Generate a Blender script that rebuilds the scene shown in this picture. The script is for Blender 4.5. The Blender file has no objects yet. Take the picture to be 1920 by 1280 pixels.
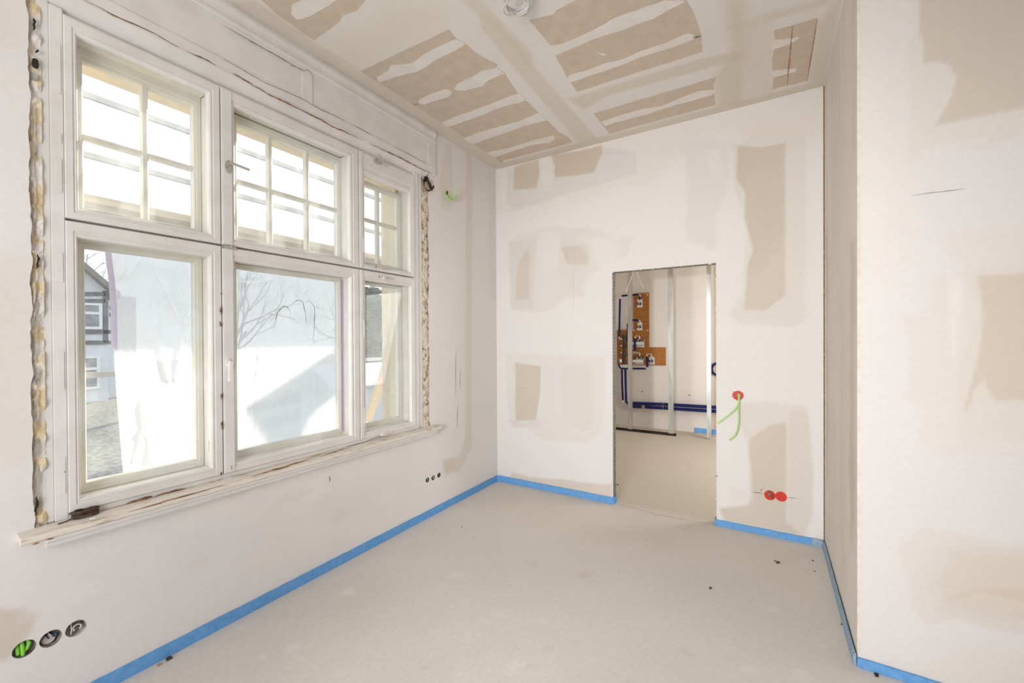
import bpy, bmesh, math, random
import numpy as np
from mathutils import Vector, Matrix

random.seed(7)
RNG = np.random.RandomState(11)
SC = bpy.context.scene
COL = SC.collection

# ------------------------------------------------------------------ camera, world, sun, lamps, exposure
D, H, XR, YR = 3.711, 3.281, 2.792, 2.445          # room depth, height, side chase
FPX, YAW, XC, PIT, ROL = 787.63, 0.545288, 2.43983, -0.00624, -0.0054
Fv = np.array([-math.sin(YAW)*math.cos(PIT), math.cos(YAW)*math.cos(PIT), math.sin(PIT)])
Rv = np.array([math.cos(YAW), math.sin(YAW), 0.0])
Uv = np.cross(Rv, Fv)
R2 = Rv*math.cos(ROL)+Uv*math.sin(ROL)
U2 = Uv*math.cos(ROL)-Rv*math.sin(ROL)
EYE = np.array([XC, 0.0, 1.5])

def P(px, py, ax, val):
    """point of a wall / floor / ceiling plane (axis ax at val) surveyed from the photograph"""
    d = Fv+R2*(px-960)/FPX-U2*(py-640)/FPX
    return EYE+d*((val-EYE[ax])/d[ax])

cd = bpy.data.cameras.new('camera'); cam = bpy.data.objects.new('camera', cd); COL.objects.link(cam)
cd.sensor_width = 36; cd.lens = FPX*36/1920; cd.clip_start = 0.05; cd.clip_end = 300
cam.matrix_world = Matrix(((R2[0], U2[0], -Fv[0], EYE[0]), (R2[1], U2[1], -Fv[1], EYE[1]), (R2[2], U2[2], -Fv[2], EYE[2]), (0, 0, 0, 1)))
SC.camera = cam

SC.view_settings.view_transform = 'Standard'
SC.view_settings.look = 'None'
SC.view_settings.gamma = 1.0
SC.view_settings.use_curve_mapping = False
SC.view_settings.exposure = 0.17

w = bpy.data.worlds.new('sky'); SC.world = w; w.use_nodes = True
nt = w.node_tree; bg = nt.nodes['Background']
tc = nt.nodes.new('ShaderNodeTexCoord'); sep = nt.nodes.new('ShaderNodeSeparateXYZ')
cr = nt.nodes.new('ShaderNodeValToRGB')
nt.links.new(tc.outputs['Generated'], sep.inputs[0]); nt.links.new(sep.outputs['Z'], cr.inputs[0])
cr.color_ramp.elements[0].position = 0.0; cr.color_ramp.elements[0].color = (0.93, 0.96, 1.0, 1)
cr.color_ramp.elements[1].position = 0.8; cr.color_ramp.elements[1].color = (0.62, 0.76, 1.0, 1)
nt.links.new(cr.outputs[0], bg.inputs[0]); bg.inputs[1].default_value = 1.75

sd = bpy.data.lights.new('sun', 'SUN'); so = bpy.data.objects.new('sun', sd); COL.objects.link(so)
sd.energy = 10.0; sd.angle = math.radians(1.2); sd.color = (1.0, 0.93, 0.82)
SUNDIR = Vector((-0.50, 0.866, 0.36)).normalized()           # towards the sun
so.rotation_euler = SUNDIR.to_track_quat('Z', 'Y').to_euler()
so.location = (-6, 8, 6)

def area(name, loc, target, sx, sy, e, col=(1, 1, 1)):
    l = bpy.data.lights.new(name, 'AREA'); o = bpy.data.objects.new(name, l); COL.objects.link(o)
    l.shape = 'RECTANGLE'; l.size = sx; l.size_y = sy; l.energy = e; l.color = col
    o.location = loc
    o.rotation_euler = (Vector(loc)-Vector(target)).to_track_quat('Z', 'Y').to_euler()
    return o
area('room_fill', (1.7, -1.3, 2.0), (1.6, 3.7, 1.3), 1.4, 1.1, 20, (1.0, 0.985, 0.98))  # unseen fill light behind the camera, added to brighten the room
area('ceiling_fill', (1.6, -1.3, 0.9), (1.3, 2.0, 3.2), 1.6, 1.2, 18, (1.0, 0.985, 0.97))  # unseen fill light aimed upwards, added to lift the ceiling
fd = bpy.data.lights.new('camera_flash', 'SPOT'); fo = bpy.data.objects.new('camera_flash', fd); COL.objects.link(fo)   # the photographer's flash
fd.energy = 360; fd.spot_size = math.radians(68); fd.spot_blend = 1.0; fd.shadow_soft_size = 0.05; fd.color = (1.0, 0.985, 0.97)
fo.location = (1.95, -1.85, 1.45)
fo.rotation_euler = (Vector(fo.location)-Vector((1.6, 3.7, 1.15))).to_track_quat('Z', 'Y').to_euler()
area('back_room_fill', (3.6, 5.3, 1.6), (1.0, 6.6, 1.0), 1.6, 2.0, 52, (1.0, 0.98, 0.95))  # unseen fill light, added to brighten the room behind the doorway

# ------------------------------------------------------------------ material helpers
def newmat(name):
    m = bpy.data.materials.new(name); m.use_nodes = True
    return m, m.node_tree, m.node_tree.nodes['Principled BSDF']

def noise_mat(name, c1, c2, scale=8, rough=0.6, detail=6, lo=0.35, hi=0.65, bump=0.0, bscale=60, metal=0.0, stretch=None, spec=0.3):
    m, t, b = newmat(name)
    n = t.nodes.new('ShaderNodeTexNoise'); n.inputs['Scale'].default_value = scale; n.inputs['Detail'].default_value = detail
    co = t.nodes.new('ShaderNodeTexCoord')
    src = co.outputs['Object']
    if stretch:
        mp = t.nodes.new('ShaderNodeMapping'); mp.inputs['Scale'].default_value = stretch
        t.links.new(src, mp.inputs[0]); src = mp.outputs[0]
    t.links.new(src, n.inputs['Vector'])
    r = t.nodes.new('ShaderNodeValToRGB')
    r.color_ramp.elements[0].position = lo; r.color_ramp.elements[0].color = (*c1, 1)
    r.color_ramp.elements[1].position = hi; r.color_ramp.elements[1].color = (*c2, 1)
    t.links.new(n.outputs[0], r.inputs[0]); t.links.new(r.outputs[0], b.inputs['Base Color'])
    b.inputs['Roughness'].default_value = rough; b.inputs['Metallic'].default_value = metal
    b.inputs['Specular IOR Level'].default_value = spec
    if bump:
        n2 = t.nodes.new('ShaderNodeTexNoise'); n2.inputs['Scale'].default_value = bscale; n2.inputs['Detail'].default_value = 5
        t.links.new(src, n2.inputs['Vector'])
        bp = t.nodes.new('ShaderNodeBump'); bp.inputs['Strength'].default_value = bump; bp.inputs['Distance'].default_value = 0.01
        t.links.new(n2.outputs[0], bp.inputs['Height']); t.links.new(bp.outputs[0], b.inputs['Normal'])
    return m

def painted_mat(name, rough=0.85, var=0.025, bump=0.06, bscale=24, spec=0.15):
    """wall / ceiling: filler, card and stains come from the colour attribute, grain from noise"""
    m, t, b = newmat(name)
    a = t.nodes.new('ShaderNodeAttribute'); a.attribute_name = 'paint'
    co = t.nodes.new('ShaderNodeTexCoord')
    n = t.nodes.new('ShaderNodeTexNoise'); n.inputs['Scale'].default_value = 45; n.inputs['Detail'].default_value = 8
    t.links.new(co.outputs['Object'], n.inputs['Vector'])
    mr = t.nodes.new('ShaderNodeMapRange'); mr.inputs[1].default_value = 0.3; mr.inputs[2].default_value = 0.7
    mr.inputs[3].default_value = 1-var; mr.inputs[4].default_value = 1+var*0.6
    t.links.new(n.outputs[0], mr.inputs[0])
    mx = t.nodes.new('ShaderNodeMix'); mx.data_type = 'RGBA'; mx.blend_type = 'MULTIPLY'; mx.inputs[0].default_value = 1
    t.links.new(a.outputs['Color'], mx.inputs[6])
    cb = t.nodes.new('ShaderNodeCombineColor')
    for i in range(3): t.links.new(mr.outputs[0], cb.inputs[i])
    t.links.new(cb.outputs[0], mx.inputs[7]); t.links.new(mx.outputs[2], b.inputs['Base Color'])
    b.inputs['Roughness'].default_value = rough; b.inputs['Specular IOR Level'].default_value = spec
    n2 = t.nodes.new('ShaderNodeTexNoise'); n2.inputs['Scale'].default_value = bscale; n2.inputs['Detail'].default_value = 6
    t.links.new(co.outputs['Object'], n2.inputs['Vector'])
    bp = t.nodes.new('ShaderNodeBump'); bp.inputs['Strength'].default_value = bump; bp.inputs['Distance'].default_value = 0.006
    t.links.new(n2.outputs[0], bp.inputs['Height']); t.links.new(bp.outputs[0], b.inputs['Normal'])
    return m

WHITE = (0.80, 0.772, 0.752); GREY = (0.695, 0.665, 0.635); CARD = (0.60, 0.50, 0.405); LCARD = (0.70, 0.63, 0.55)
COOL = (0.74, 0.71, 0.70); CREAM = (0.76, 0.71, 0.63); TAN = (0.66, 0.575, 0.475)

M_PLASTER = painted_mat('filled_plasterboard')
M_CEIL = painted_mat('filled_ceiling', bump=0.08)
M_SCREED = painted_mat('screed', rough=0.75, var=0.05, bump=0.15, bscale=22, spec=0.25)
M_CARD = noise_mat('bare_card', (0.585, 0.485, 0.39), (0.635, 0.53, 0.43), 14, 0.85, bump=0.05, bscale=150)
M_FILL = noise_mat('joint_filler', (0.76, 0.71, 0.655), (0.81, 0.765, 0.715), 9, 0.85, bump=0.2, bscale=35)
M_PAINT = noise_mat('old_white_paint', (0.74, 0.715, 0.69), (0.80, 0.78, 0.76), 7, 0.42, detail=8, bump=0.12, bscale=40, spec=0.4)
M_DIRTY = noise_mat('yellowed_paint', (0.78, 0.73, 0.63), (0.83, 0.805, 0.76), 5, 0.5, detail=8, bump=0.1, bscale=40)
M_SILL = noise_mat('worn_sill_paint', (0.56, 0.46, 0.34), (0.80, 0.745, 0.66), 9, 0.7, detail=10, lo=0.33, hi=0.47, bump=0.3, bscale=50, stretch=(6, 1, 6))
M_WOOD = noise_mat('rotten_wood', (0.13, 0.06, 0.025), (0.42, 0.22, 0.10), 30, 0.8, detail=8, bump=0.6, bscale=80, stretch=(4, 1, 4))
M_DARK = noise_mat('dark_gap', (0.02, 0.018, 0.016), (0.05, 0.042, 0.036), 20, 0.9)
M_BLUE = noise_mat('blue_foam', (0.125, 0.34, 0.68), (0.17, 0.41, 0.76), 40, 0.65, bump=0.15, bscale=120)
M_PALEBLUE = noise_mat('dusty_blue_foam', (0.25, 0.36, 0.48), (0.36, 0.46, 0.56), 40, 0.8)
M_GALV = noise_mat('galvanised_steel', (0.52, 0.54, 0.53), (0.70, 0.72, 0.71), 25, 0.32, metal=0.85, stretch=(1, 1, 0.15))
M_METAL = noise_mat('nickel', (0.60, 0.58, 0.54), (0.75, 0.73, 0.69), 20, 0.25, metal=0.9)
M_PLASTIC = noise_mat('white_plastic', (0.78, 0.76, 0.73), (0.84, 0.82, 0.79), 10, 0.35)
M_BLACK = noise_mat('black_plastic', (0.012, 0.012, 0.012), (0.035, 0.035, 0.035), 20, 0.5)
M_GREEN = noise_mat('green_cable', (0.20, 0.62, 0.035), (0.30, 0.72, 0.08), 15, 0.4)
M_PALEGREEN = noise_mat('pale_green_cable', (0.42, 0.68, 0.20), (0.52, 0.74, 0.30), 15, 0.4)
M_RED = noise_mat('red_plastic', (0.62, 0.035, 0.022), (0.72, 0.06, 0.035), 15, 0.4)
M_PIPE = noise_mat('blue_pipe_insulation', (0.006, 0.009, 0.085), (0.012, 0.017, 0.14), 30, 0.55)
M_BROWN = noise_mat('brown_webbing', (0.055, 0.032, 0.022), (0.13, 0.085, 0.06), 60, 0.75, bump=0.4, bscale=120)
M_GAP = noise_mat('rough_gap_mortar', (0.34, 0.24, 0.16), (0.78, 0.69, 0.56), 26, 0.95, detail=10, lo=0.32, hi=0.5, bump=1.0, bscale=45)
M_FOAM = noise_mat('yellow_gap_foam', (0.74, 0.60, 0.36), (0.78, 0.735, 0.68), 9, 0.95, detail=10, lo=0.40, hi=0.54, bump=1.0, bscale=40)
M_WIREW = noise_mat('white_cable', (0.70, 0.68, 0.64), (0.78, 0.76, 0.72), 15, 0.45)
M_PURPLE = noise_mat('purple_tape', (0.56, 0.46, 0.74), (0.64, 0.54, 0.80), 12, 0.5)
def tape_mat():
    m, t, b = newmat('purple_tape'); out = t.nodes['Material Output']
    b.inputs['Base Color'].default_value = (0.70, 0.60, 0.84, 1); b.inputs['Roughness'].default_value = 0.5
    tl = t.nodes.new('ShaderNodeBsdfTranslucent'); tl.inputs[0].default_value = (0.93, 0.86, 0.95, 1)
    mx = t.nodes.new('ShaderNodeMixShader'); mx.inputs[0].default_value = 0.8
    t.links.new(b.outputs[0], mx.inputs[1]); t.links.new(tl.outputs[0], mx.inputs[2]); t.links.new(mx.outputs[0], out.inputs[0])
    return m
M_PURPLE = tape_mat()
M_BEIGEF = noise_mat('beige_facade', (0.78, 0.66, 0.49), (0.83, 0.72, 0.55), 30, 0.85, bump=0.2, bscale=200)
M_BRICK = noise_mat('masonry', (0.40, 0.30, 0.22), (0.55, 0.45, 0.35), 8, 0.95)
M_SCAFW = noise_mat('scaffold_plank', (0.50, 0.46, 0.42), (0.62, 0.58, 0.53), 6, 0.8, stretch=(8, 0.7, 8))
M_TIMBER = noise_mat('new_timber', (0.62, 0.54, 0.43), (0.70, 0.62, 0.51), 8, 0.8, stretch=(8, 1, 8))
M_GROUND = noise_mat('winter_garden', (0.12, 0.11, 0.09), (0.27, 0.25, 0.21), 9, 0.95, detail=14, lo=0.35, hi=0.62)
M_BARK = noise_mat('bark', (0.12, 0.10, 0.085), (0.22, 0.19, 0.16), 12, 0.9)
M_LEAF = noise_mat('dark_foliage', (0.06, 0.085, 0.05), (0.14, 0.17, 0.10), 5, 0.8)
M_HWALL = noise_mat('house_render', (0.66, 0.66, 0.68), (0.72, 0.72, 0.74), 2, 0.85)
M_HTIM = noise_mat('house_timber', (0.12, 0.11, 0.12), (0.18, 0.17, 0.18), 5, 0.8)
M_HROOF = noise_mat('house_roof', (0.20, 0.17, 0.16), (0.28, 0.24, 0.22), 3, 0.85)
M_HGLASS = noise_mat('house_window_glass', (0.16, 0.17, 0.19), (0.34, 0.35, 0.36), 3, 0.15)
M_STONE = noise_mat('dark_grit', (0.03, 0.025, 0.02), (0.10, 0.08, 0.06), 40, 0.9)
M_CHIP = noise_mat('plaster_chip', (0.72, 0.66, 0.56), (0.82, 0.76, 0.66), 30, 0.9)

def ply_mat():
    m, t, b = newmat('plywood')
    co = t.nodes.new('ShaderNodeTexCoord'); mp = t.nodes.new('ShaderNodeMapping'); mp.inputs['Scale'].default_value = (2.5, 1, 22)
    n = t.nodes.new('ShaderNodeTexNoise'); n.inputs['Scale'].default_value = 3.5; n.inputs['Detail'].default_value = 9; n.inputs['Distortion'].default_value = 1.2
    t.links.new(co.outputs['Object'], mp.inputs[0]); t.links.new(mp.outputs[0], n.inputs['Vector'])
    r = t.nodes.new('ShaderNodeValToRGB')
    r.color_ramp.elements[0].position = 0.3; r.color_ramp.elements[0].color = (0.24, 0.075, 0.010, 1)
    r.color_ramp.elements[1].position = 0.62; r.color_ramp.elements[1].color = (0.50, 0.20, 0.04, 1)
    t.links.new(n.outputs[0], r.inputs[0]); t.links.new(r.outputs[0], b.inputs['Base Color']); b.inputs['Roughness'].default_value = 0.6
    return m
M_PLY = ply_mat()

def glass_mat():
    m, t, b = newmat('window_glass')
    out = t.nodes['Material Output']; t.nodes.remove(b)
    tr = t.nodes.new('ShaderNodeBsdfTransparent'); tr.inputs[0].default_value = (0.965, 0.975, 0.97, 1)
    gl = t.nodes.new('ShaderNodeBsdfGlossy'); gl.inputs['Roughness'].default_value = 0.02
    df = t.nodes.new('ShaderNodeBsdfTranslucent'); df.inputs[0].default_value = (0.9, 0.9, 0.9, 1)
    co = t.nodes.new('ShaderNodeTexCoord'); n = t.nodes.new('ShaderNodeTexNoise'); n.inputs['Scale'].default_value = 7; n.inputs['Detail'].default_value = 8
    t.links.new(co.outputs['Object'], n.inputs['Vector'])
    mr = t.nodes.new('ShaderNodeMapRange'); mr.inputs[1].default_value = 0.4; mr.inputs[2].default_value = 0.75; mr.inputs[3].default_value = 0.02; mr.inputs[4].default_value = 0.10
    t.links.new(n.outputs[0], mr.inputs[0])
    m1 = t.nodes.new('ShaderNodeMixShader'); t.links.new(mr.outputs[0], m1.inputs[0])     # dust on the pane
    t.links.new(tr.outputs[0], m1.inputs[1]); t.links.new(df.outputs[0], m1.inputs[2])
    lw_ = t.nodes.new('ShaderNodeLayerWeight'); lw_.inputs[0].default_value = 0.5
    pw = t.nodes.new('ShaderNodeMath'); pw.operation = 'POWER'; pw.inputs[1].default_value = 4.0
    ml = t.nodes.new('ShaderNodeMath'); ml.operation = 'MULTIPLY_ADD'; ml.inputs[1].default_value = 0.45; ml.inputs[2].default_value = 0.02
    t.links.new(lw_.outputs['Facing'], pw.inputs[0]); t.links.new(pw.outputs[0], ml.inputs[0])
    m2 = t.nodes.new('ShaderNodeMixShader'); t.links.new(ml.outputs[0], m2.inputs[0])
    t.links.new(m1.outputs[0], m2.inputs[1]); t.links.new(gl.outputs[0], m2.inputs[2]); t.links.new(m2.outputs[0], out.inputs[0])
    return m
M_GLASS = glass_mat()

def film_mat():
    m, t, b = newmat('plastic_film')
    out = t.nodes['Material Output']; t.nodes.remove(b)
    tl = t.nodes.new('ShaderNodeBsdfTranslucent'); tl.inputs[0].default_value = (0.965, 0.965, 0.97, 1)
    df = t.nodes.new('ShaderNodeBsdfDiffuse'); df.inputs[0].default_value = (0.85, 0.86, 0.88, 1)
    tr = t.nodes.new('ShaderNodeBsdfTransparent')
    gl = t.nodes.new('ShaderNodeBsdfGlossy'); gl.inputs['Roughness'].default_value = 0.25
    co = t.nodes.new('ShaderNodeTexCoord'); mp = t.nodes.new('ShaderNodeMapping'); mp.inputs['Scale'].default_value = (1, 9, 1)
    n = t.nodes.new('ShaderNodeTexNoise'); n.inputs['Scale'].default_value = 4; n.inputs['Detail'].default_value = 6
    t.links.new(co.outputs['Object'], mp.inputs[0]); t.links.new(mp.outputs[0], n.inputs['Vector'])
    bp = t.nodes.new('ShaderNodeBump'); bp.inputs['Strength'].default_value = 0.5; bp.inputs['Distance'].default_value = 0.02
    t.links.new(n.outputs[0], bp.inputs['Height'])
    for s in (tl, df, gl): t.links.new(bp.outputs[0], s.inputs['Normal'])
    a = t.nodes.new('ShaderNodeMixShader'); a.inputs[0].default_value = 0.14
    t.links.new(tl.outputs[0], a.inputs[1]); t.links.new(df.outputs[0], a.inputs[2])
    c = t.nodes.new('ShaderNodeMixShader'); c.inputs[0].default_value = 0.20
    t.links.new(a.outputs[0], c.inputs[1]); t.links.new(tr.outputs[0], c.inputs[2])
    e = t.nodes.new('ShaderNodeMixShader'); e.inputs[0].default_value = 0.05
    t.links.new(c.outputs[0], e.inputs[1]); t.links.new(gl.outputs[0], e.inputs[2])
    t.links.new(e.outputs[0], out.inputs[0])
    return m
M_FILM = film_mat()

# ------------------------------------------------------------------ mesh helpers
class MB:
    def __init__(s): s.v = []; s.f = []
    def add(s, vs, fs):
        o = len(s.v); s.v += [tuple(float(c) for c in q) for q in vs]; s.f += [tuple(o+i for i in q) for q in fs]; return s
    def box(s, a, b):
        x0, y0, z0 = (min(a[i], b[i]) for i in range(3)); x1, y1, z1 = (max(a[i], b[i]) for i in range(3))
        return s.add([(x0, y0, z0), (x1, y0, z0), (x1, y1, z0), (x0, y1, z0), (x0, y0, z1), (x1, y0, z1), (x1, y1, z1), (x0, y1, z1)],
                     [(0, 3, 2, 1), (4, 5, 6, 7), (0, 1, 5, 4), (1, 2, 6, 5), (2, 3, 7, 6), (3, 0, 4, 7)])
    def obox(s, a, b, w, h, up=(0, 0, 1)):
        """bar from a to b, w sideways, h along up"""
        a = Vector(a); b = Vector(b); d = (b-a).normalized(); u = Vector(up); sdv = d.cross(u).normalized(); u = sdv.cross(d).normalized()
        q = []
        for p in (a, b):
            for i, j in ((-1, -1), (1, -1), (1, 1), (-1, 1)): q.append(p+sdv*(i*w/2)+u*(j*h/2))
        return s.add(q, [(0, 3, 2, 1), (4, 5, 6, 7), (0, 1, 5, 4), (1, 2, 6, 5), (2, 3, 7, 6), (3, 0, 4, 7)])
    def tube(s, pts, r, n=8, cap=True):
        pts = [Vector(p) for p in pts]; m = len(pts); rs = r if isinstance(r, (list, tuple)) else [r]*m
        t0 = (pts[1]-pts[0]).normalized(); ref = Vector((0, 0, 1)) if abs(t0.z) < 0.9 else Vector((1, 0, 0))
        u = t0.cross(ref).normalized(); vs = []
        for i, p in enumerate(pts):
            t = (pts[min(i+1, m-1)]-pts[max(i-1, 0)]).normalized()
            u = (u-t*u.dot(t)).normalized(); v = t.cross(u)
            for k in range(n):
                an = 2*math.pi*k/n; vs.append(p+(u*math.cos(an)+v*math.sin(an))*rs[i])
        fs = [(i*n+k, i*n+(k+1) % n, (i+1)*n+(k+1) % n, (i+1)*n+k) for i in range(m-1) for k in range(n)]
        if cap: fs += [tuple(range(n-1, -1, -1)), tuple((m-1)*n+k for k in range(n))]
        return s.add(vs, fs)
    def prism(s, poly, ax, a, b):
        """poly: 2D points in the other two axes (in order), extruded along ax from a to b"""
        n = len(poly); o = [i for i in range(3) if i != ax]; vs = []
        for val in (a, b):
            for q in poly:
                p = [0, 0, 0]; p[ax] = val; p[o[0]] = q[0]; p[o[1]] = q[1]; vs.append(p)
        fs = [(i, (i+1) % n, n+(i+1) % n, n+i) for i in range(n)]
        fs += [tuple(range(n-1, -1, -1)), tuple(range(n, 2*n))]
        return s.add(vs, fs)
    def disc(s, c, nrm, r, h, n=20, r2=None):
        c = Vector(c); nv = Vector(nrm).normalized()
        return s.tube([c, c+nv*h], [r, r2 if r2 else r], n)
    def build(s, name, mat, parent=None, bevel=0.0, smooth=False):
        me = bpy.data.meshes.new(name); me.from_pydata(s.v, [], s.f); me.update()
        bm = bmesh.new(); bm.from_mesh(me); bmesh.ops.recalc_face_normals(bm, faces=bm.faces)
        if bevel:
            ed = [e for e in bm.edges if len(e.link_faces) == 2 and e.calc_face_angle(0) > 0.6]
            bmesh.ops.bevel(bm, geom=ed, offset=bevel, segments=2, affect='EDGES', clamp_overlap=True)
        bm.to_mesh(me); bm.free()
        me.materials.append(mat)
        if smooth:
            for p in me.polygons: p.use_smooth = True
            try: me.set_sharp_from_angle(angle=math.radians(40))
            except Exception: pass
        o = bpy.data.objects.new(name, me); COL.objects.link(o)
        if parent: o.parent = parent; o.matrix_parent_inverse = parent.matrix_basis.inverted()
        return o

def empty(name, loc):
    o = bpy.data.objects.new(name, None); COL.objects.link(o); o.location = loc; o.empty_display_size = 0.05
    bpy.context.view_layer.update()
    return o

def tag(o, label=None, cat=None, group=None, kind=None):
    if label: o['label'] = label
    if cat: o['category'] = cat
    if group: o['group'] = group
    if kind: o['kind'] = kind
    return o

def thing(name, loc, label, cat, group=None): return tag(empty(name, loc), label, cat, group)
def struct(o, label=None): return tag(o, label, kind='structure')

# value noise on 2D arrays
_G = RNG.rand(257, 257)
def vnoise(u, v, sc):
    u = np.asarray(u)*sc+100.3; v = np.asarray(v)*sc+57.7
    iu = np.floor(u).astype(int); iv = np.floor(v).astype(int); fu = u-iu; fv = v-iv
    fu = fu*fu*(3-2*fu); fv = fv*fv*(3-2*fv); iu %= 256; iv %= 256
    return (_G[iu, iv]*(1-fu)+_G[iu+1, iv]*fu)*(1-fv)+(_G[iu, iv+1]*(1-fu)+_G[iu+1, iv+1]*fu)*fv
def fbm(u, v, sc, o=4):
    r = 0; a = 0.5; t = 0
    for _ in range(o): r = r+a*vnoise(u, v, sc); t += a; a *= 0.55; sc *= 2.03
    return r/t-0.5

def sdf(poly, u, v):
    """signed distance, positive inside"""
    poly = np.array(poly, float); n = len(poly); dmin = np.full(u.shape, 1e9); ins = np.zeros(u.shape, bool)
    for i in range(n):
        a = poly[i]; b = poly[(i+1) % n]; e = b-a; L = max(e@e, 1e-12)
        t = np.clip(((u-a[0])*e[0]+(v-a[1])*e[1])/L, 0, 1)
        dmin = np.minimum(dmin, np.hypot(u-a[0]-t*e[0], v-a[1]-t*e[1]))
        if a[1] != b[1]:
            c = ((a[1] > v) != (b[1] > v)) & (u < (b[0]-a[0])*(v-a[1])/(b[1]-a[1])+a[0]); ins ^= c
    return np.where(ins, dmin, -dmin)

def paint(u, v, base, layers, mottle=0.02):
    c = np.ones((len(u), 3))*np.array(base)
    m = 1+mottle*2*fbm(u, v, 1.6, 4); c *= m[:, None]
    for poly, col, soft, op, warp in layers:
        pl = np.array(poly); pad = soft+warp+0.05
        k = np.where((u > pl[:, 0].min()-pad) & (u < pl[:, 0].max()+pad) & (v > pl[:, 1].min()-pad) & (v < pl[:, 1].max()+pad))[0]
        if not len(k): continue
        uu = u[k]; vv = v[k]
        s = sdf(pl, uu, vv)+warp*2*fbm(uu, vv, 5.0, 4)
        a = np.clip((s+soft)/(2*soft), 0, 1); a = (a*a*(3-2*a)*op)[:, None]
        cc = np.array(col)*(1+0.06*fbm(uu, vv, 3.0, 4))[:, None]
        c[k] = c[k]*(1-a)+cc*a
    return np.clip(c, 0, 0.95)

def grid_sheet(name, ax, val, u0, u1, v0, v1, step, base, layers, mat, holes=(), discs=(), flip=False, parent=None, mottle=0.02, edge=None):
    """a painted sheet on the plane axis=val; holes are (u0,u1,v0,v1); discs (u,v,r) are round holes"""
    def axis(a, b, cuts):
        c = [a]+sorted(k for k in set(cuts) if a < k < b)+[b]; out = []
        for i in range(len(c)-1):
            n = max(1, int(round((c[i+1]-c[i])/step))); out += list(np.linspace(c[i], c[i+1], n+1)[:-1])
        return np.array(out+[b])
    sq = [(u-r*1.1, u+r*1.1, v-r*1.1, v+r*1.1) for u, v, r in discs]
    hh = list(holes)+sq
    us = axis(u0, u1, [h[i] for h in hh for i in (0, 1)]); vs = axis(v0, v1, [h[i] for h in hh for i in (2, 3)])
    U, V = np.meshgrid(us, vs, indexing='ij'); nu, nv = U.shape
    idx = np.arange(nu*nv).reshape(nu, nv)
    cu = (us[:-1]+us[1:])/2; cv = (vs[:-1]+vs[1:])/2; CU, CV = np.meshgrid(cu, cv, indexing='ij')
    keep = np.ones(CU.shape, bool)
    for h in hh: keep &= ~((CU > h[0]) & (CU < h[1]) & (CV > h[2]) & (CV < h[3]))
    q = np.stack([idx[:-1, :-1], idx[1:, :-1], idx[1:, 1:], idx[:-1, 1:]], -1)[keep]
    uf = U.ravel().copy(); vf = V.ravel().copy()
    faces = q.tolist()
    eu = []; ev = []
    n0 = len(uf)
    for (u, v, r), h in zip(discs, sq):
        n = 32; b = n0+len(eu)
        for k in range(n):
            a = 2*math.pi*k/n; cx, sy = math.cos(a), math.sin(a); s = r*1.1/max(abs(cx), abs(sy))
            eu += [u+cx*r, u+cx*s]; ev += [v+sy*r, v+sy*s]
        for k in range(n):
            j = (k+1) % n; faces.append([b+2*k, b+2*k+1, b+2*j+1, b+2*j])
    uf = np.concatenate([uf, eu]); vf = np.concatenate([vf, ev])
    if edge: uf2, vf2 = edge(uf.copy(), vf.copy())
    else: uf2, vf2 = uf, vf
    col = paint(uf, vf, base, layers, mottle)
    o = [i for i in range(3) if i != ax]
    co = np.zeros((len(uf), 3)); co[:, ax] = val; co[:, o[0]] = uf2; co[:, o[1]] = vf2
    if flip: faces = [f[::-1] for f in faces]
    me = bpy.data.meshes.new(name); me.from_pydata(co.tolist(), [], faces)
    at = me.attributes.new('paint', 'FLOAT_COLOR', 'POINT')
    at.data.foreach_set('color', np.concatenate([col, np.ones((len(col), 1))], 1).astype(np.float32).ravel())
    me.materials.append(mat); me.update()
    ob = bpy.data.objects.new(name, me); COL.objects.link(ob)
    if parent: ob.parent = parent
    return ob

def patch(name, poly, ax, val, thick, mat, parent, rough=0.006, seg=0.02, seed=0):
    """thin solid patch with a trowelled, uneven outline on the plane axis=val (thickness towards -sign)"""
    pts = []
    n = len(poly)
    for i in range(n):
        a = np.array(poly[i]); b = np.array(poly[(i+1) % n]); L = np.linalg.norm(b-a); k = max(1, int(L/seg))
        nr = np.array([-(b-a)[1], (b-a)[0]])/max(L, 1e-6)
        for j in range(k):
            p = a+(b-a)*j/k
            d = float(fbm(np.array([p[0]*1.0+seed]), np.array([p[1]]), 9.0, 4)[0])*2*rough*2
            pts.append(p+nr*d)
    o = [i for i in range(3) if i != ax]
    def v3(p, h):
        q = [0, 0, 0]; q[ax] = h; q[o[0]] = p[0]; q[o[1]] = p[1]; return Vector(q)
    bm = bmesh.new()
    vv = [bm.verts.new(v3(p, val+thick)) for p in pts]
    try: f = bm.faces.new(vv)
    except ValueError: bm.free(); return None
    bmesh.ops.triangulate(bm, faces=[f])
    low = [bm.verts.new(v3(p, val)) for p in pts]; m = len(pts)
    for i in range(m): bm.faces.new((vv[i], vv[(i+1) % m], low[(i+1) % m], low[i]))
    bmesh.ops.recalc_face_normals(bm, faces=bm.faces)
    me = bpy.data.meshes.new(name); bm.to_mesh(me); bm.free(); me.materials.append(mat)
    ob = bpy.data.objects.new(name, me); COL.objects.link(ob)
    if parent: ob.parent = parent; ob.matrix_parent_inverse = parent.matrix_basis.inverted()
    return ob

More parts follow.
